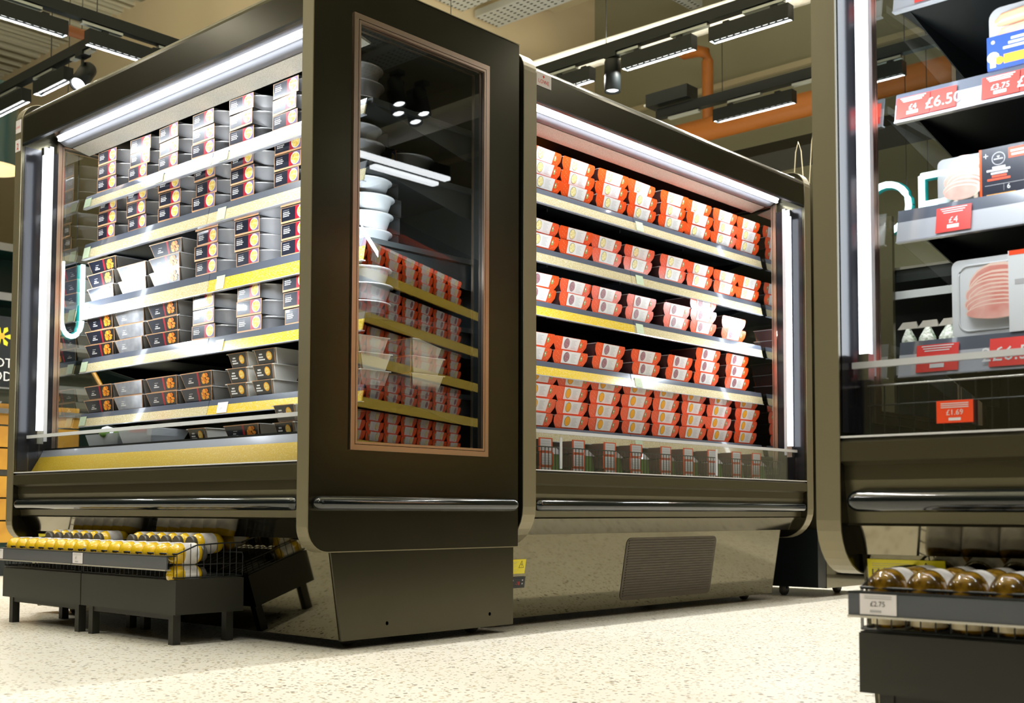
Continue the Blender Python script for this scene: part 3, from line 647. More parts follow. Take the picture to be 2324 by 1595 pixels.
P_round, P_rect, P_glare, P_pot = proto_round(), proto_rect(), proto_rect(True), proto_pot()
P_yel, P_pur, P_car = proto_veg('mashy'), proto_veg('cabbage'), proto_veg('carrot')
used = set()
def place(proto, loc, rotz, label, cat, group):
    if proto.name not in used:
        used.add(proto.name); o = proto; o.location = loc; o.rotation_euler = (0,0,rotz)
    else: o = copy_thing(proto, loc, rotz)
    return tag(o, label, cat, group)
rnd = random.Random(11)
def tier(i, n):
    if n == 1: return 'alone'
    if i == n-1: return 'topmost'
    if i == 0: return 'lowest'
    return 'middle' if n == 3 else ('lower middle' if i == 1 else 'upper middle')
SHN = ['top', 'second', 'third', 'fourth', 'bottom']
KL = {'o': (P_round, 'round foil tray', 0.0675, 'foil trays', 'tray'), 'r': (P_rect, 'oblong chicken tray', 0.104, 'oblong foil trays', 'tray'),
      'f': (P_glare, 'oblong tray with painted glare', 0.104, 'glare painted oblong trays', 'tray'), 'p': (P_pot, 'square sleeved pot', 0.052, 'square pots', 'pot')}
rowsL = [
 [(4.330,'o',3),(4.090,'o',3),(3.885,'o',3),(3.658,'o',3),(3.426,'o',3),(3.186,'o',3),(2.955,'o',3)],
 [(4.318,'o',3),(4.099,'o',3),(3.870,'o',3),(3.650,'o',3),(3.413,'o',3),(3.170,'o',3),(2.955,'o',3)],
 [(4.392,'r',3),(4.160,'f',2),(3.925,'r',3),(3.625,'o',4),(3.385,'o',4),(3.125,'o',4),(2.905,'o',4)],
 [(4.392,'r',3),(4.165,'f',3),(3.935,'r',3),(3.640,'o',3),(3.365,'o',3),(3.110,'o',3),(2.905,'o',3)],
 [(4.392,'r',2),(4.160,'f',2),(3.935,'r',2),(3.707,'r',2),(3.410,'p',3),(3.262,'p',3),(2.955,'p',3),(2.83,'p',3)],
]
for si, row in enumerate(rowsL):
    for ci, (yl, k, n) in enumerate(row):
        pr_, nm, hw, grp, cat = KL[k]
        for i in range(n):
            yc = yl - hw + rnd.uniform(-0.004, 0.004)
            dx = rnd.uniform(-0.004, 0.003) + (0.012 if (si == 1 and i == 1 and ci in (3,)) else 0)
            if k in 'rf' and ci == 0: yc = min(yc, 4.283)
            if k == 'p' and i == 2 and ci == 4: yc += -0.0
            pitch = 0.0545 if k != 'p' else 0.0515
            word = tier(i, n)
            where = '%s in %s stack from the tube' % (word, ORD[ci])
            place(pr_, (2.313+dx, yc, zL[si]+0.0005+i*pitch), rotL + rnd.uniform(-0.05, 0.05), '%s, %s, %s shelf' % (nm, where, SHN[si]), cat, '%s on the %s shelf' % (grp, SHN[si]))
# second-depth trays visible through the glazed end
for si, n in ((0,1),(1,2)):
    for i in range(n):
        place(P_round, (2.53, 2.88, zL[si]+0.0005+i*0.0545), rotL, 'round foil tray behind the end stack, %s, seen through window, %s shelf' % (tier(i,n), SHN[si]), 'tray', 'foil trays behind the window')
# clear pots behind on the bottom shelves
for ci in range(2):
    for i in range(3):
        place(P_glare, (2.50, 2.80+ci*0.22, zL[4]+0.0005+i*0.0545), rotL, 'pale oblong tray behind the pots, %s, %s one in from window, bottom shelf' % (tier(i,3), ORD[ci]), 'tray', 'pale oblong trays behind the window')
KR = {'y': (P_yel, 'yellow'), 'p': (P_pur, 'purple'), 'c': (P_car, 'orange')}
rowsR = [
 ('y', [(3.02,3),(3.215,3),(3.417,3),(3.632,3),(3.838,3),(4.068,3),(4.26,3),(4.471,3),(4.672,3)]),
 ('y', [(3.01,2),(3.195,2),(3.397,2),(3.598,2),(3.813,2),(4.059,2),(4.264,2),(4.474,2),(4.676,2)]),
 ('p', [(3.01,2),(3.195,2),(3.397,2),(3.598,2),(3.827,2),(4.084,2),(4.289,3),(4.537,2)]),
 ('p', [(3.01,2),(3.175,2),(3.377,2),(3.610,2),(3.871,2),(4.098,2),(4.321,3),(4.571,3)]),
 ('c', [(3.01,4),(3.190,4),(3.387,4),(3.588,4),(3.800,4),(4.010,4),(4.217,4),(4.423,4),(4.650,4)]),
]
for si, (k, row) in enumerate(rowsR):
    for ci, (xl, n) in enumerate(row):
        for i in range(n):
            pr_, cn = KR[k]
            xc = xl + 0.0975 + rnd.uniform(-0.008, 0.008) + (n-1-i)*(-0.006)
            xc = min(max(xc, 3.105), 4.773)
            yy = 2.852 + rnd.uniform(-0.004, 0.004)
            place(pr_, (xc, yy, zR[si]+0.0005+i*0.0535), rnd.uniform(-0.05, 0.05),
                  'orange box, %s disc, %s in %s stack from brown post, %s shelf' % (cn, tier(i,n), ORD[ci], SHN[si]), 'box', '%s disc boxes on the %s shelf' % (cn, SHN[si]))

# well of the right chiller: sleeves standing behind the guard, dark jars between
def bin_pack():
    b = MB(); b.box(-0.034,0.034,0.0,0.10,0.0,0.045,'browntray'); t = b.build('sleeved_carton')
    b = MB(); b.box(-0.038,0.038,-0.004,-0.002,0.0,0.050,'orange'); b.quad(-0.030,0.004,0.030,0.046,-0.0044,'whitec')
    for k in range(4): b.quad(-0.024,0.010+k*0.009,0.022,0.0112+k*0.009,-0.0048,'inkgrey')
    s = b.build('card_face', t); kids[t.name] = [s]; return t
P_bin = bin_pack()
for ci, x in enumerate((3.09, 3.227, 3.413, 3.604, 3.772, 3.975, 4.139, 4.322, 4.515, 4.681)):
    for i in range(4):
        place(P_bin, (x + rnd.uniform(-0.004,0.004), 2.775, 0.5005+i*0.0515), rnd.uniform(-0.03,0.03), 'small red and white carton, %s in %s stack from brown post, low well' % (tier(i,4), ORD[ci]), 'carton', 'cartons in the low well')
def pouch():
    b = MB(); b.frus((-0.045,0.045,0,0.08),(-0.050,0.050,0.02,0.05),0,0.15,'leaf'); b.frus((-0.052,0.052,0.01,0.06),(-0.03,0.03,0.03,0.05),0.15,0.178,'film'); return b.build('salad_pouch')
P_pouch = pouch(); kids[P_pouch.name] = []
for ci, x in enumerate((3.32, 3.508, 3.69, 3.87, 4.057, 4.23, 4.42, 4.60, 4.79)):
    place(P_pouch, (x, 2.80, 0.5005), 0, 'green filled pouch between cartons in low well, %s from brown post' % ORD[ci], 'pouch', 'green pouches in the low well')

# well of the left chiller
b = MB(); b.frus((-0.10,0.10,0,0.14),(-0.12,0.12,-0.01,0.15),0,0.05,'packtray'); t = b.build('salad_tray', None, (2.22, 4.07, 0.672), rotL); kids[t.name] = []
b = MB(); rr = random.Random(5)
for k in range(14):
    cx, cy, cz = rr.uniform(-.09,.09), rr.uniform(0,.13), rr.uniform(.045,.07)
    b.lathe([(0.002,-0.018),(0.02,-0.01),(0.026,0),(0.02,0.012),(0.002,0.018)], 'leaf' if k % 2 else 'packwhite', 8, 'z', Matrix.Translation((cx,cy,cz)))
b.build('contents', t); tag(t, 'clear tray of green vegetables in the low well near the light tube', 'tray')
b = MB(); b.frus((-0.09,0.09,0,0.12),(-0.115,0.115,-0.01,0.14),0,0.055,'packtray'); t = b.build('vegetable_tray', None, (2.20, 3.80, 0.672), rotL)
b = MB(); b.box(-0.05,0.06,0.0,0.10,0.045,0.058,'orange'); b.box(0.065,0.10,0.0,0.1,0.03,0.057,'packwhite'); b.build('label_card', t); tag(t, 'clear tray with an orange label in the low well', 'tray')
b = MB(); b.box(-0.4,0.38,0.0,0.30,0,0.170,'liner'); t = b.build('black_crate', None, (2.19, 4.0, 0.5005), rotL); tag(t, 'black crate beneath the clear trays in the low well', 'crate')
for ci, (y, n) in enumerate(((3.42,4),(3.18,4),(2.97,5))):
    for i in range(n):
        place(P_pot if ci != 1 else P_rect, (2.20+0.01*ci, y, 0.5005+i*0.054), rotL+rnd.uniform(-.08,.08), 'dark sleeved pack behind black guard, %s in %s stack before the window end' % (tier(i,n), ORD[ci]), 'pack', 'packs in the low well')

# packs on the near chiller
def bacon_slices(b, x0, x1, z0, z1, y, n=8):
    for k in range(n):
        t_ = k/(n-1); zc = z0+(z1-z0)*(1-t_)*0.45; yy = y - 0.0015*k; w_ = (x1-x0)/2*(0.95+0.05*math.sin(k*2.3)); cx = (x0+x1)/2+0.004*math.sin(k*1.7)
        zr = (z1-z0)*0.5*(1-0.06*k)*0.55 if k else (z1-z0)*0.33
        b.disc(cx, zc+(z1-z0)*0.28, w_, zr, yy, 'fat', 24, wob=0.02); b.disc(cx-0.002, zc+(z1-z0)*0.275, w_*0.93, zr*0.88, yy-0.0006, 'meat', 24, wob=0.03)
def lean(x, y, z, a=0.12): return (x, y, z)
# sausages
def round_rect(x0,x1,z0,z1,r,n=5):
    p = []
    for cx,cz,a0 in ((x1-r,z1-r,0),(x0+r,z1-r,90),(x0+r,z0+r,180),(x1-r,z0+r,270)):
        p += [(cx+r*math.cos(math.radians(a0+90*i/n)), cz+r*math.sin(math.radians(a0+90*i/n))) for i in range(n+1)]
    return p
t = empty('sausage_pack', (2.32, 0.842, zT[1]), rotL); tag(t, 'pack of pink sausages in a blue sleeve on the upper meat shelf', 'pack')
b = MB(); b.prism(round_rect(0,0.20,0,0.145,0.022), 0.0, 0.004, 'packtray', axis='y'); b.prism(round_rect(0.008,0.192,0.008,0.137,0.02), 0.004, 0.035, 'packtray', axis='y'); b.build('tray', t)
b = MB()
for z in (0.026,0.056,0.086,0.116): b.tube([(0.018+0.003*math.sin(z*90),-0.004,z-0.004),(0.03,-0.006,z),(0.10,-0.008,z+0.003),(0.17,-0.006,z),(0.183,-0.003,z-0.004)],[0.006,0.013,0.0145,0.013,0.006],'sausage',12)
b.build('sausages', t)
b = MB(); b.quad(0.004,0.014,0.196,0.080,-0.0245,'royal'); b.box(0.004,0.196,-0.024,0.036,0.079,0.080,'royal'); b.box(0.004,0.196,-0.024,0.036,0.0135,0.0145,'royal')
for k,(xx,ww) in enumerate(((0.05,0.05),(0.045,0.06),(0.035,0.075))): b.quad(xx,0.066-k*0.008,xx+ww,0.071-k*0.008,-0.025,'whitec')
b.disc(0.016,0.068,0.004,0.004,-0.025,'inkgrey',8); b.disc(0.016,0.038,0.012,0.011,-0.025,'mashy',12); b.disc(0.028,0.030,0.008,0.008,-0.0253,'korma',10); b.quad(0.036,0.022,0.09,0.040,-0.025,'korma'); b.quad(0.010,0.018,0.021,0.034,-0.0255,'whitec')
b.build('card_sleeve', t)
# bacon with navy sleeve
t = empty('bacon_pack', (2.32, 0.950, zT[2]), rotL); tag(t, 'clear pack of back bacon in a navy sleeve on the middle meat shelf', 'pack')
b = MB(); b.prism(round_rect(0,0.24,0,0.105,0.012), 0.0, 0.022, 'packtray', axis='y'); b.build('tray', t)
b = MB(); bacon_slices(b, 0.018, 0.094, 0.002, 0.100, -0.002, 8); b.build('bacon', t)
b = MB(); b.box(0.090,0.243,-0.016,-0.014,0.0,0.104,'navy'); b.quad(0.090,0.0,0.0945,0.104,-0.0165,'orange')
b.disc(0.127,0.081,0.013,0.013,-0.0165,'inkgrey',20); b.disc(0.127,0.081,0.0115,0.0115,-0.0167,'navy',20); b.quad(0.118,0.079,0.136,0.0815,-0.017,'inkgrey')
b.poly([(0.124,0.086),(0.127,0.082),(0.130,0.086)],-0.0172,'whitec')
b.quad(0.146,0.078,0.200,0.098,-0.0165,'ticketo'); b.quad(0.152,0.082,0.19,0.086,-0.017,'whitec'); b.quad(0.150,0.089,0.19,0.093,-0.017,'whitec')
for z_, x_, ww, k_ in ((0.062,0.115,0.025,'whitec'),(0.057,0.104,0.045,'whitec'),(0.051,0.112,0.032,'whitec'),(0.045,0.114,0.028,'ticketo'),(0.039,0.105,0.044,'ticketo')): b.quad(x_, z_, x_+ww, z_+0.004, -0.0167, k_)
b.quad(0.100,0.030,0.20,0.0308,-0.0167,'inkgrey'); b.text('6',0.142,0.019,0.014,-0.0168,'whitec'); b.quad(0.136,0.017,0.1366,0.030,-0.0167,'inkgrey'); b.quad(0.103,0.010,0.158,0.0125,-0.0167,'korma')
b.text('+',0.097,0.082,0.02,-0.0168,'inkgrey'); b.build('card_sleeve', t)
# large bacon pack
t = empty('bacon_pack', (2.32, 0.925, zT[3]), rotL); tag(t, 'large white tray of pink bacon slices on the lowest meat shelf', 'pack')
b = MB(); b.prism(round_rect(0,0.24,0,0.155,0.014), 0.0, 0.006, 'packwhite', axis='y'); b.prism(round_rect(0.012,0.228,0.010,0.145,0.02), 0.006, 0.03, 'packwhite', axis='y')
for a_ in (0.014,): b.tube([(p[0],-0.001,p[1]) for p in round_rect(0.014,0.22,0.012,0.142,0.02)], 0.0022, 'packwhite', 6)
b.build('tray', t)
b = MB(); bacon_slices(b, 0.032, 0.155, 0.010, 0.135, -0.003, 10); b.build('bacon', t)
b = MB(); b.box(0.118,0.243,-0.022,-0.020,0.0,0.156,'packwhite'); b.quad(0.120,0.147,0.240,0.156,-0.0225,'ticketo'); b.quad(0.130,0.09,0.20,0.10,-0.0225,'inkgrey'); b.build('card_sleeve', t)
# garlic bulbs in the near well
b = MB(); rr = random.Random(2)
for k in range(9):
    x_, y_, z_ = rr.uniform(0,0.16), rr.uniform(0,0.05), rr.uniform(0.0,0.03)
    b.lathe([(0.003,0),(0.016,0.004),(0.019,0.014),(0.013,0.024),(0.004,0.034),(0.003,0.052)], 'garlic', 10, 'z', Matrix.Translation((x_,y_,z_)))
t = b.build('garlic_bulbs', None, (2.30, 0.985, 0.5005), rotL); tag(t, 'loose pale garlic bulbs lying in the well behind the wire guard', 'garlic', kind='stuff')

# ------------------------------------------------------------------ basket stands with bottles
def stand(x, yleft, ntile, pitch, label, ticket, price, bottles, wlen=0.555):
    L_ = wlen
    root = empty('basket_stand', (x, yleft, FZ), rotL); tag(root, label, 'stand')
    z = lambda a: a - FZ
    b = MB(); b.box(0, L_, 0, 0.235, z(0.135), z(0.236), 'stand'); b.box(0.0,L_,0.006,0.23,z(0.236),z(0.238),'stand'); b.build('plinth', root)
    b = MB(); b.box(0.055, L_-0.055, 0.015, 0.03, z(0.118), z(0.135), 'stand'); b.build('apron', root)
    for lx in (0.03, L_-0.055):
        for ly in (0.012, 0.195):
            b = MB(); b.box(lx, lx+0.025, ly, ly+0.025, 0, z(0.135), 'stand'); b.build('leg', root)
    b = MB(); zb, zt = z(0.242), z(0.312)
    for yy in (0.004, 0.232): b.tube([(0.003,yy,zt),(L_-0.003,yy,zt)],0.003,'wire',6); b.tube([(0.003,yy,zb),(L_-0.003,yy,zb)],0.002,'wire',5)
    for xx in (0.003, L_-0.003):
        b.tube([(xx,0.004,zt),(xx,0.07,zt+0.025),(xx,0.16,zt+0.03),(xx,0.232,zt+0.03)],0.0025,'wire',6); b.tube([(xx,0.004,zb),(xx,0.232,zb)],0.002,'wire',5); b.tube([(xx,0.004,z(0.28)),(xx,0.232,z(0.28))],0.0015,'wire',5)
        for k in range(11): b.tube([(xx,0.004+k*0.0228,zb),(xx,0.004+k*0.0228,zt+min(0.03,0.0007*k*25.2))],0.0013,'wire',4,caps=False)
    b.tube([(0.003,0.232,zt+0.03),(L_-0.003,0.232,zt+0.03)],0.0025,'wire',6)
    for k in range(int(L_/0.0252)): b.tube([(0.006+k*0.0252,0.004,zb),(0.006+k*0.0252,0.004,zt)],0.0013,'wire',4,caps=False); b.tube([(0.006+k*0.0252,0.004,zb+.004),(0.006+k*0.0252,0.232,zb+.004)],0.0013,'wire',4,caps=False)
    b.build('wire_basket', root)
    b = MB(); b.box(-0.004, L_-0.003, -0.030, -0.026, z(0.268), z(0.304), 'standrail'); b.box(-0.004, L_-0.003, -0.034, -0.016, z(0.264), z(0.268), 'alu'); b.box(-0.004,L_-0.003,-0.030,0.002,z(0.304),z(0.307),'black'); b.build('price_rail', root)
    b = MB(); T3 = Matrix.Translation((ticket,-0.031,z(0.270))); b.box(0,0.064,-0.001,0,0,0.034,'ticketw',T3); b.text(price,0.018,0.014,0.012,-0.0016,'ink',T3)
    for k in range(2): b.quad(0.008,0.030-k*0.0035,0.056,0.0312-k*0.0035,-0.0016,'inkgrey',T3)
    b.quad(0.018,0.004,0.038,0.0075,-0.0016,'inkgrey',T3); b.build('price_ticket', root)
    return root
stand(1.90, 4.165, 8, 0.066, 'olive plinth stand with wire basket, nearer the brown post of the chiller', 0.0, '£1', 8)
stand(1.90, 3.605, 8, 0.066, 'olive plinth stand with wire basket, nearer the glazed end panel', 0.0, '£1', 8)
stand(1.90, 0.928, 8, 0.066, 'dark green plinth stand of amber bottles below the meat shelves', 0.018, '£2.75', 8)
def bottle(name, glassk, labk):
    b = MB(); r = 0.0315
    b.lathe([(0.001,-0.004),(0.012,-0.003),(0.021,0.001),(0.0275,0.008),(0.0308,0.017),(r,0.026),(r,0.084),(0.027,0.094),(0.021,0.098)], glassk, 30, 'y'); t = b.build(name)
    b = MB(); b.lathe([(r+0.0006,0.034),(r+0.0006,0.080)], labk, 30, 'y', cap=False); l_ = b.build('paper_label', t)
    b = MB(); b.lathe([(0.022,0.098),(0.024,0.099),(0.024,0.112),(0.022,0.114)], 'rubber', 18, 'y'); c_ = b.build('cap', t)
    kids[t.name] = [l_, c_]; return t
P_by, P_ba = bottle('mustard_jar', 'bottley', 'labelw'), bottle('amber_jar', 'amber', 'labelw')
def upright(name, labk):
    b = MB(); b.lathe([(0.024,0),(0.029,0.003),(0.030,0.008),(0.030,0.034),(0.026,0.036)], 'amber', 24); t = b.build(name)
    b = MB(); b.lathe([(0.0306,0.006),(0.0306,0.034)], labk, 24, cap=False); l_ = b.build('paper_label', t); kids[t.name] = [l_]; return t
P_sq = upright('squat_jar', 'labelc')
for bi, y0 in enumerate((4.165-0.035, 3.605-0.035)):
    bn = ('post end', 'window end')[bi]
    for k in range(8):
        place(P_by, (1.903, y0-k*0.0685, 0.3115), rotL+rnd.uniform(-.04,.04), 'yellow jar, %s in front row of the %s basket' % (ORD[k], bn), 'jar', 'yellow jars in the %s basket' % bn)
        place(P_by, (1.903, y0-k*0.0685, 0.2475+0.0285 if False else 0.2765-0.03), rotL, 'yellow jar in the under layer, %s along the %s basket' % (ORD[k], bn), 'jar', 'under layer jars in the %s basket' % bn) if k == 7 and bi == 1 else None
    for k in range(6): place(P_by, (2.128, y0-0.060-k*0.0685, 0.338), rotL+PI+rnd.uniform(-.04,.04), 'yellow jar, %s in rear row of the %s basket' % (ORD[k], bn), 'jar', 'rear row jars in the %s basket' % bn)
for k in range(7):
    place(P_ba, (1.905, 0.890-k*0.0685, 0.313), rotL, 'amber jar, %s of the front row from the yellow warning label' % ORD[k], 'jar', 'amber jars')
    place(P_ba, (2.020, 0.890-k*0.0685, 0.313), rotL, 'amber jar, %s of the second row from the yellow warning label' % ORD[k], 'jar', 'amber jars, second row')
    place(P_sq, (1.940, 0.890-k*0.0685, 0.2445), rotL, 'squat cream labelled jar under the price rail, %s from the basket corner' % ORD[k], 'jar', 'squat jars below the rail')

# ------------------------------------------------------------------ overhead
def linear_lamp(x, y, z, L_, along, label, group, power=None, wide=False):
    """slim black luminaire hanging under its track; long axis along 'x' or 'y'"""
    root = empty('linear_luminaire', (x, y, z), 0 if along == 'x' else PI/2); tag(root, label, 'lamp', group)
    b = MB(); b.box(-L_/2, L_/2, -0.032, -0.026, 0.0, 0.085, 'blackmetal'); b.box(-L_/2, L_/2, 0.026, 0.032, 0.0, 0.085, 'blackmetal'); b.box(-L_/2, -L_/2+0.006, -0.026, 0.026, 0.0, 0.085, 'blackmetal'); b.box(L_/2-0.006, L_/2, -0.026, 0.026, 0.0, 0.085, 'blackmetal'); b.box(-L_/2+0.006, L_/2-0.006, -0.026, 0.026, 0.06, 0.085, 'blackmetal'); b.build('housing', root)
    b = MB()
    n = max(4, int(L_/0.045))
    wl = L_-0.014
    if wide: b.box(-L_/2, L_/2, -0.035, 0.035, -0.03, -0.002, 'diffuser')
    for i in range(n): b.frus((-wl/2+i*wl/n+0.009,-wl/2+(i+1)*wl/n-0.009,-0.012,0.012),(-wl/2+i*wl/n,-wl/2+(i+1)*wl/n,-0.025,0.025),0.014,0.04,'lampface')
    b.build('prism_lens', root)
    for q in (-0.3, 0.3):
        b = MB(); b.box(q*L_-0.02, q*L_+0.02, -0.012, 0.012, 0.085, 0.104, 'blackmetal'); b.build('clip', root)
    if power: area_light('lamp_light', (0, 0, 0.013), L_*0.96, 0.012, power, (1.0, 0.97, 0.91), (0,0,-1), root)
    return root
def track(x0, y0, x1, y1, z, label, hang=5.6):
    L_ = math.hypot(x1-x0, y1-y0); root = empty('lighting_track', (x0, y0, z), math.atan2(y1-y0, x1-x0)); tag(root, label, 'track')
    b = MB(); b.box(0, L_, -0.028, 0.028, 0, 0.055, 'blackmetal'); b.box(0, L_, -0.012, 0.012, 0.055, 0.075, 'blackmetal'); b.build('rail', root)
    b = MB()
    n = max(2, int(L_/1.2))
    for k in range(n): b.tube([(L_*(k+0.5)/n,0,0.07),(L_*(k+0.5)/n,0,hang-z)],0.003,'wire',5)
    b.build('hanger_wires', root)
    for k in range(int(L_/0.5)):
        b = MB(); b.box(k*0.5+0.1, k*0.5+0.36, -0.018, 0.018, -0.022, -0.006, 'tray_galv'); b.build('service_strip', root)
    return root
TZ = 3.30
track(1.2, 6.42, 5.6, 6.42, TZ, 'black lighting track running toward the cream wall above the brown chiller')
track(3.53, 6.60, 3.53, 10.5, TZ-0.02, 'black lighting track branching off above the petrol pendant shade')
linear_lamp(2.90, 6.42, TZ-0.13, 0.62, 'x', 'slim black lamp with prism lens, top corner of the photo', 'lamps on tracks', 40)
linear_lamp(3.62, 6.42, TZ-0.13, 0.56, 'x', 'slim black lamp with prism lens above the orange pipe', 'lamps on tracks', 40)
linear_lamp(3.53, 7.22, TZ-0.15, 0.42, 'y', 'short black lamp beside the black spotlight on the branching track', 'lamps on tracks', 30)
linear_lamp(3.53, 7.86, TZ-0.15, 0.56, 'y', 'slim black lamp on the branching track above the petrol shade', 'lamps on tracks', 30)
track(5.82, 6.6, 5.82, 1.0, TZ+0.02, 'black lighting track under the silver duct')
for y_, L_, lb in ((4.78,0.34,'short black lamp next to the hanging can spotlight'),(4.10,0.52,'black box lamp mid way along the track under the silver duct'),(3.46,0.52,'black lamp with lit prism lens near the tan post'),(2.4,0.52,'black lamp past the tan post on the ducted track')):
    linear_lamp(5.82, y_, TZ-0.11, L_, 'y', lb, 'lamps under the silver duct', 45)
track(7.02, 4.95, 7.02, 2.75, TZ+0.01, 'lower black lighting track beside the thick orange pipe', 4.74)
linear_lamp(7.02, 4.15, TZ-0.12, 0.62, 'y', 'black lamp hanging in front of the thick orange pipe', 'lamps by the pipe', 25)
linear_lamp(7.02, 3.30, TZ-0.12, 0.45, 'y', 'black lamp by the orange pipe seen through side glass', 'lamps by the pipe', 25)
b = MB(); b.box(-0.07,0.07,-0.18,0.18,0.008,0.10,'blackmetal'); b.tube([(0,0.18,0.05),(0,0.24,0.05)],0.012,'alu',8); t = b.build('junction_box', None, (7.02, 4.83, TZ+0.09)); tag(t, 'black junction box at the end of the lower track', 'box')
# spotlights
def spot(loc, aim, label):
    root = empty('spotlight', loc, 0); tag(root, label, 'spotlight')
    a = Vector(aim).normalized(); z = a; x = z.cross(Vector((0,0,1)))
    x = x.normalized() if x.length > 1e-3 else Vector((1,0,0)); y = z.cross(x)
    T3 = Matrix(((x.x,y.x,z.x,0),(x.y,y.y,z.y,0),(x.z,y.z,z.z,-0.16),(0,0,0,1)))
    b = MB(); b.lathe([(0.03,-0.12),(0.048,-0.115),(0.052,-0.10),(0.052,0.085),(0.046,0.085),(0.044,0.07)],'blackmetal',24,'z',T3); b.build('can', root)
    b = MB(); b.lathe([(0.0435,0.068),(0.03,0.076),(0.012,0.079)],'spotlens',24,'z',T3); b.build('lens', root)
    b = MB(); b.box(-0.03,0.03,-0.045,0.045,-0.03,0.0,'blackmetal'); b.tube([(0,0,-0.02),(0,0,-0.09)],0.008,'blackmetal',8); b.build('stem', root)
    return root
spot((3.53, 6.83, TZ-0.02), (-0.55,-0.35,-0.75), 'black can spotlight tilted down with its pale lens showing')
area_light('added_uplight', (5.82, 3.9, TZ+0.12), 0.05, 4.0, 60, (1.0, 0.94, 0.80), (0.12,0,1))  # added light without a fitting, brightens the duct and wall from below
spot((5.82, 4.45, TZ+0.02), (0.0,0.0,-1), 'black can spotlight hanging straight down under the silver duct')
# unseen lamps added for floor and ambient light; chiller-front row matches the shadow edge
for i, (x_, y_, w_, ax) in enumerate(((1.95,2.69,1.9,'x'),(3.15,2.69,2.1,'x'),(4.40,2.69,2.1,'x'),(0.7,2.69,0.7,'x'),(-1.0,4.2,1.3,'y'),(0.4,5.9,0.8,'x'),(0.9,0.9,0.8,'y'),(2.6,-1.6,0.7,'x'),(5.6,0.9,0.7,'y'),(-1.8,-1.0,1.3,'y'),(1.6,8.4,1.4,'x'),(7.7,2.4,1.6,'y'))):
    linear_lamp(x_, y_, 3.35, 1.2, ax, 'unseen long black luminaire over the open floor, %s of the hall lamps' % ORD[i], 'unseen hall luminaires', STORE_W*w_*4)
    area_light('added_uplight', (x_, y_, 3.56), 1.2, 0.05, (110 if y_ > 4 else 30), (1.0, 0.92, 0.74), (0,0,1))  # added upward light, no such fitting, lifts the walls and ceiling deck
linear_lamp(6.28, -1.64, TZ-0.1, 1.0, 'x', 'pair of slim lamps over the far aisle, longer one', 'far aisle lamps', 20, True)
linear_lamp(6.47, -1.82, TZ-0.1, 0.7, 'x', 'pair of slim lamps over the far aisle, shorter one', 'far aisle lamps', 20, True)
for i, (x_, y_) in enumerate(((5.35,-0.68),(5.48,-0.83),(5.60,-0.70),(5.68,-0.87))):
    spot((x_, y_, TZ+0.15), (0,0.3,-1), 'round spotlight over the far aisle, %s of four' % ORD[i])

def thing_tube(name, pts, r, k, label, cat, n=18, extra=None):
    b = MB(); b.tube(pts, r, k, n); root = b.build(name); tag(root, label, cat)
    if extra:
        for nm, f in extra: f().build(nm, root)
    return root
def band(x, y, z, r, axis):
    def g():
        b = MB(); b.lathe([(r,-0.03),(r+0.008,-0.03),(r+0.008,0.03),(r,0.03)],'alu',24,axis if axis == 'y' else 'z', Matrix.Translation((x,y,z)) @ (Matrix.Identity(4) if axis == 'y' else Matrix.Rotation(PI/2,4,'Y'))); return b
    return g
thing_tube('orange_pipe', [(8.2,7.0,3.60),(8.2,1.2,3.60)], 0.095, 'pipe', 'thick orange pipe running along the back wall behind the lower track', 'pipe', 24, [('pipe_clamp', band(8.2,4.12,3.60,0.095,'y'))])
thing_tube('dark_duct', [(8.55,7.0,3.36),(8.55,1.0,3.36)], 0.13, 'stand', 'dark square trunking below the thick orange pipe', 'duct', 4)
thing_tube('elbow_pipe', [(8.3,5.80,4.52),(8.3,5.70,4.45),(8.3,5.57,4.34),(8.3,5.44,4.33),(8.3,5.37,4.30),(8.3,5.345,4.22),(8.3,5.345,3.70)], 0.048, 'pipe', 'thin orange pipe with elbow dropping to the thick pipe', 'pipe', 14)
thing_tube('thin_pipe', [(1.0,7.36,3.62),(6.2,7.36,3.62)], 0.035, 'pipedull', 'brown orange pipe under the ribbed ceiling at the photo corner', 'pipe', 12)
thing_tube('foil_duct', [(6.28,6.8,3.615),(6.28,-2,3.46)], 0.082, 'duct', 'crinkled silver foil duct above the lighting track', 'duct', 28)
for i, (x_, wd) in enumerate(((6.52,0.30),(6.93,0.32),(7.40,0.30))):
    b = MB(); T3 = Matrix.Identity(4)
    b.box(-wd/2, wd/2, -7, 6.2, 0, 0.006, 'perf'); b.box(-wd/2-0.003,-wd/2,-7,6.2,0,0.06,'tray_galv'); b.box(wd/2,wd/2+0.003,-7,6.2,0,0.06,'tray_galv')
    t = b.build('cable_tray', None, (x_, 8.0-0.0, 4.75)); 
    t.location.y = 0.85; tag(t, 'perforated steel cable tray under the ceiling, %s from the glazed chiller end' % ORD[i], 'cable tray')
    b = MB(); 
    for k in range(6): b.tube([(0,-6+k*2.3,0.0),(0,-6+k*2.3,0.85)],0.005,'wire',5)
    b.build('hanging_rods', t)
b = MB(); b.box(-1.1,1.1,-0.06,0.06,0,0.02,'perf'); b.box(-1.1,1.1,-0.063,-0.06,0,0.06,'tray_galv'); t = b.build('cable_tray', None, (7.5, 5.65, 4.86)); tag(t, 'narrow perforated tray crossing the ceiling beams', 'cable tray')
b = MB(); b.box(-0.12,0.12,-6,2.5,0,0.3,'cream'); t = b.build('trim_2', None, (8.15, 4.5, 5.1)); struct(t)
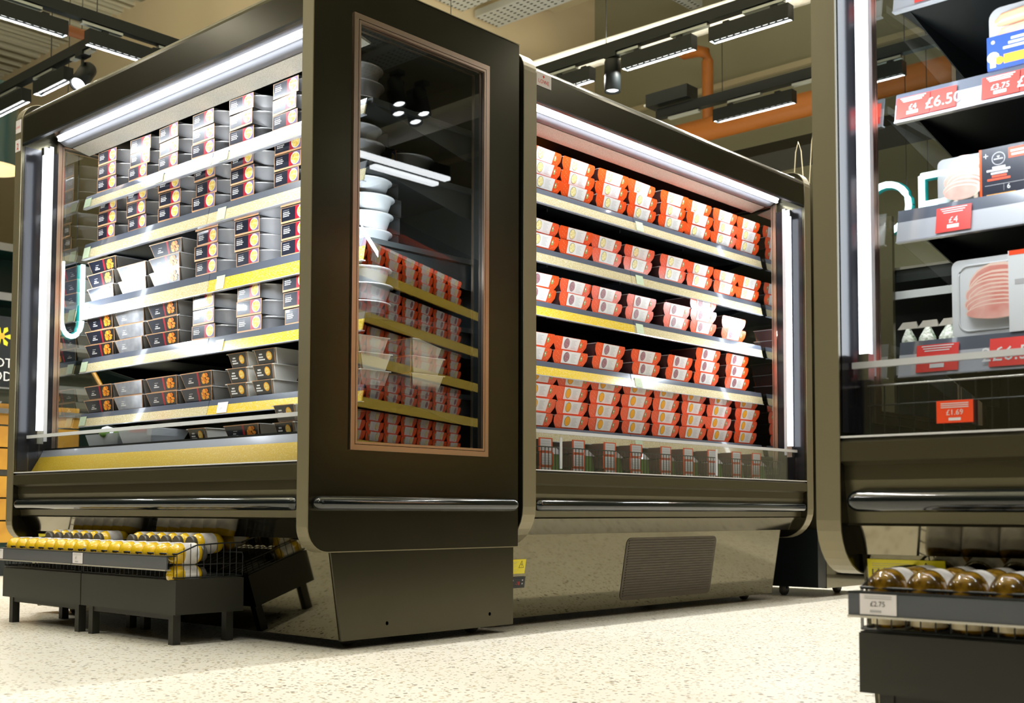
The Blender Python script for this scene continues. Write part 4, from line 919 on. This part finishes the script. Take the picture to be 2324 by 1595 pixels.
# cable hanging behind the right chiller
for i, (y_, zt_) in enumerate(((2.88,2.30),(2.79,2.34))):
    thing_tube('hanging_cable', [(5.3,y_+0.035,2.0),(5.3,y_+0.03,zt_-0.25),(5.3,y_+0.015,zt_-0.05),(5.3,y_,zt_),(5.3,y_-0.015,zt_-0.05),(5.3,y_-0.03,zt_-0.25),(5.3,y_-0.03,2.0)], 0.003, 'cream', 'looped pale cable behind the right chiller, %s of two' % ORD[i], 'cable', 6)
# ring sensor on the back wall
b = MB(); b.lathe([(0.02,0),(0.09,0.0),(0.09,0.05),(0.02,0.07)],'cream',20,'z',Matrix.Translation((8.99,3.78,4.45)) @ Matrix.Rotation(-PI/2,4,'Y')); t = b.build('wall_sensor'); tag(t, 'round white sensor fixed on the back wall', 'sensor')

# ------------------------------------------------------------------ neon letters
def neon(name, strokes, loc, label, r=0.022):
    b = MB(); b2 = MB()
    for s_ in strokes:
        b.tube([(0, -p[0], p[1]) for p in s_], r, 'neon', 10); b2.tube([(0.04, -p[0], p[1]) for p in s_], r*1.4, 'neonback', 8)
    t = b.build(name, None, loc); b2.build('backing_channel', t); tag(t, label, 'sign')
    xs_ = [-p[0] for s_ in strokes for p in s_]; zs_ = [p[1] for s_ in strokes for p in s_]
    b3 = MB()
    for q in (min(xs_)+0.03, max(xs_)-0.03): b3.tube([(0.04, q, max(zs_)*0.9), (0.04, q, 5.6-loc[2])], 0.003, 'wire', 5)
    b3.build('hanging_wires', t)
    return t
O_ = [(0.165+0.165*math.cos(a*PI/12), 0.17+0.17*math.sin(a*PI/12)) for a in range(25)]
neon('neon_letter', [O_], (7.9, 3.775, 2.42), 'glowing white letter O of a neon sign behind the side glass')
neon('neon_letter', [[(0,0),(0,0.34)],[(0,0.34),(0.14,0.34)]+[(0.14+0.10*math.sin(a*PI/8),0.24+0.10*math.cos(a*PI/8)) for a in range(9)]+[(0,0.14)]], (7.9, 3.35, 2.43), 'glowing white letter P of a neon sign behind the side glass')
U_ = [(0,0.55),(0,0.16)] + [(0.0775-0.0775*math.cos(a*PI/10),0.14-0.12*math.sin(a*PI/10)) for a in range(11)] + [(0.155,0.16),(0.155,0.55)]
t = neon('neon_letter', [U_], (4.09, 8.0, 1.62), 'glowing white letter U seen through the far glass of the brown chiller', 0.016)
t.rotation_euler[2] = PI/2; t.location = (4.018, 8.0, 1.66)

# ------------------------------------------------------------------ beyond the left chiller: food counter, pendant, dark wall unit
root = empty('food_counter', (1.6, 7.0, FZ), 0); tag(root, 'oak slatted food counter with a sloping glass front past the brown chiller', 'counter')
b = MB()
for k in range(6): b.box(0, 2.05, 0, 0.03, 0.20+k*0.135-(0.0 if k < 3 else -0.03), 0.325+k*0.135-(0.0 if k < 3 else -0.03), 'wood')
b.build('oak_front', root)
b = MB(); b.box(0,2.05,0.03,0.9,0.1,0.86,'teal'); b.box(0,2.05,0.02,0.9,0,0.12,'black'); b.box(0,2.05,0.005,0.05,0.60,0.635,'stand'); b.build('carcass', root)
b = MB(); b.box(0,2.3,-0.02,0.95,1.045-FZ-0.03,1.045-FZ,'alu'); b.build('worktop', root)
b = MB(); b.add([(0,0,1.02),(2.3,0,1.02),(2.3,0.35,1.35),(0,0.35,1.35)],[(0,1,2,3)],'acrylic'); b.tube([(2.3,0,1.02),(2.3,0.35,1.35)],0.015,'wood',6); b.build('glass_front', root)
root = empty('menu_sign', (1.92, 6.94, 1.17), 0); tag(root, 'black hot food sign above the oak counter', 'sign')
b = MB(); b.box(0,1.30,0,0.04,0,0.42,'black'); b.build('board', root)
b = MB(); b.text('HOT',1.27,0.115,0.08,-0.002,'whitec',None,'RIGHT'); b.text('FOOD',1.27,0.035,0.08,-0.002,'whitec',None,'RIGHT'); b.build('lettering', root)
b = MB()
for k in range(6):
    a = k*PI/3; b.poly([(1.20+0.01*math.cos(a),0.30+0.01*math.sin(a)),(1.20+0.05*math.cos(a-0.3),0.30+0.05*math.sin(a-0.3)),(1.20+0.065*math.cos(a),0.30+0.065*math.sin(a)),(1.20+0.05*math.cos(a+0.3),0.30+0.05*math.sin(a+0.3))],-0.002,'daff')
b.disc(1.20,0.30,0.018,0.018,-0.003,'korma',10); b.build('daffodil', root)
b = MB(); b.frus((-0.12,0.12,0,0.1),(-0.15,0.15,-0.01,0.12),0,0.05,'packwhite'); b.frus((-0.08,0.08,0.01,0.08),(-0.05,0.05,0.03,0.06),0.05,0.08,'korma'); t = b.build('food_tray', None, (3.05, 7.1, 1.0455)); tag(t, 'white tray of orange food on the oak counter', 'tray')
root = empty('pendant_lamp', (3.93, 9.0, 3.05), 0); tag(root, 'petrol blue drum pendant lamp at the photo edge', 'lamp')
b = MB(); b.lathe([(0.205,0.02),(0.19,0.12),(0.185,0.60),(0.17,0.66),(0.03,0.70)],'pendant',32,'z',cap=False); b.build('shade', root)
b = MB(); b.lathe([(0.205,0.02),(0.21,0.0),(0.20,0.0),(0.18,0.12),(0.15,0.2),(0.01,0.25)],'lampin',32,'z',cap=False); b.build('inner_reflector', root)
b = MB(); b.tube([(0,0,0.70),(0,0,2.55)],0.012,'black',8); b.build('cord', root)
root = empty('wall_shelving', (1.2, 10.5, FZ), 0); tag(root, 'dark teal wall shelving far beyond the oak counter', 'shelving')
b = MB(); b.box(0,6.5,0.5,0.6,0,2.9,'teal'); b.build('back_panel', root)
for k, z_ in enumerate((1.5,1.9,2.3,2.75)):
    b = MB(); b.box(0,6.5,0,0.5,z_,z_+0.03,'teal'); b.box(0,6.5,-0.01,0,z_-0.02,z_+0.05,'railclear'); b.build('shelf', root)
for i in range(14):
    b = MB(); kk = ('royal','stand','whitec','korma','leaf')[i % 5]; b.box(-0.07,0.07,0,0.2,0,0.20+0.05*(i%3),kk); b.box(-0.05,0.05,-0.002,0,0.04,0.15,'inkgrey')
    t = b.build('grocery_carton', None, (1.6+(i%7)*0.42, 10.62, (1.53 if i < 7 else 1.93)+FZ)); tag(t, 'distant grocery carton, %s along the %s teal shelf' % (ORD[i%7], 'lower' if i < 7 else 'upper'), 'carton', 'distant cartons')

# ------------------------------------------------------------------ beyond the right chiller
root = empty('dark_chiller', (5.0, 2.66, 0), 0); tag(root, 'brown cabinet on castors standing between the right and near chillers', 'chiller')
b = MB(); b.box(0.05,0.56,0,0.80,0.33,2.0,'front'); b.build('cabinet', root)
b = MB(); b.box(0.02,0.10,-0.01,0.78,0.09,0.36,'black'); b.box(0.10,0.58,-0.012,0.78,0.085,0.33,'polish'); b.build('plinth', root)
castor(root, 0.42, 0.10); castor(root, 0.08, 0.2)
root = empty('produce_shelving', (6.5, 3.35, FZ), -PI/2); tag(root, 'black produce shelving with chrome rails seen through the side glass', 'shelving')
b = MB(); b.box(0,1.6,0.45,0.5,0,1.83,'black'); b.box(0,1.6,0,0.5,1.72,1.80,'black'); b.build('carcass', root)
b = MB(); b.box(0,1.6,-0.01,0.01,1.79,1.805,'alu'); b.box(0,1.6,-0.01,0.01,1.62,1.665,'railclear'); b.build('chrome_rail', root)
for z_ in (1.20,0.75,0.35):
    b = MB(); b.box(0,1.6,0,0.45,z_,z_+0.03,'black'); b.box(0,1.6,-0.01,0,z_-0.02,z_+0.035,'railclear'); b.build('shelf', root)
b = MB(); b.box(0.36,0.44,-0.06,-0.03,0,2.1,'front'); b.box(0.83,0.88,-0.06,-0.03,0,2.1,'front'); b.build('upright', root)
for i, q in enumerate((0.06,0.18,0.30,0.48,0.60,0.72,0.94,1.06)):
    b = MB(); rr = random.Random(i)
    pts = [(0.05*(1+0.25*rr.uniform(-1,1))*math.cos(a*PI/5), 0.035*math.sin(a*PI/5)) for a in range(10)]
    for z0_, z1_, s0, s1 in ((0,0.06,0.8,1.1),(0.06,0.16,1.1,1.0),(0.16,0.22,1.0,0.35)):
        v = [(p[0]*s0,p[1]*s0+0.05,z0_) for p in pts]+[(p[0]*s1,p[1]*s1+0.05,z1_) for p in pts]
        b.add(v, [(j,(j+1)%10,10+(j+1)%10,10+j) for j in range(10)], 'bag')
    b.frus((-0.06,0.06,0.04,0.06),(-0.03,0.05,0.045,0.055),0.22,0.26,'film'); b.quad(-0.02,0.02,0.02,0.05,0.012,'daff' if i % 3 == 0 else 'whitec')
    t = b.build('salad_bag', None, (6.5, 3.35-q, 1.2305+FZ), -PI/2); tag(t, 'clear crinkled salad bag, %s along the produce shelf' % ORD[i], 'bag', 'salad bags')

# ------------------------------------------------------------------ opposite aisle unit (seen reflected in the window)
ux = Vector((-0.9317, 0.3633, 0))       # shopper's left to right
ang = math.atan2(ux.y, ux.x)
O0 = Vector((6.0, -0.10, 0))
root = empty('aisle_chiller', (O0.x, O0.y, 0), ang); tag(root, 'red boxed aisle chiller reflected in the glazed end panel', 'chiller')
b = MB(); b.box(0,2.7,0.45,0.5,FZ,2.0,'liner'); b.box(0,2.7,0,0.5,FZ,0.45,'bronze'); b.box(-0.04,0,0,0.5,FZ,2.0,'bronze'); b.box(2.7,2.74,0,0.5,FZ,2.0,'bronze'); b.box(0,2.7,0,0.5,1.93,2.0,'bronze'); b.build('case', root)
SZ = (0.80, 1.02, 1.24, 1.46, 1.69)
for z_ in SZ:
    b = MB(); b.box(0,2.7,0.05,0.45,z_-0.015,z_,'shelf'); b.box(0,2.7,0.035,0.05,z_-0.055,z_-0.002,'gold'); b.build('shelf', root)
area_light('canopy_light', (1.35, 0.02, 1.92), 2.5, 0.03, 18, (1,0.95,0.85), (0,0.5,-0.85), root)
for si, z_ in enumerate(SZ):
    for ci in range(7):
        for i in range(3):
            p_ = root.matrix_world
            lx, ly = 1.0+ci*0.205, 0.07
            X_ = O0.x + math.cos(ang)*lx - math.sin(ang)*ly; Y_ = O0.y + math.sin(ang)*lx + math.cos(ang)*ly
            place(P_pur if si % 2 else P_yel, (X_, Y_, z_+0.0005+i*0.0535), ang, 'orange box in the reflected aisle, %s of %s stack, %s shelf up' % (tier(i,3), ORD[ci], ORD[si]), 'box', 'boxes in the reflected aisle')

# everything stands on the floor plane
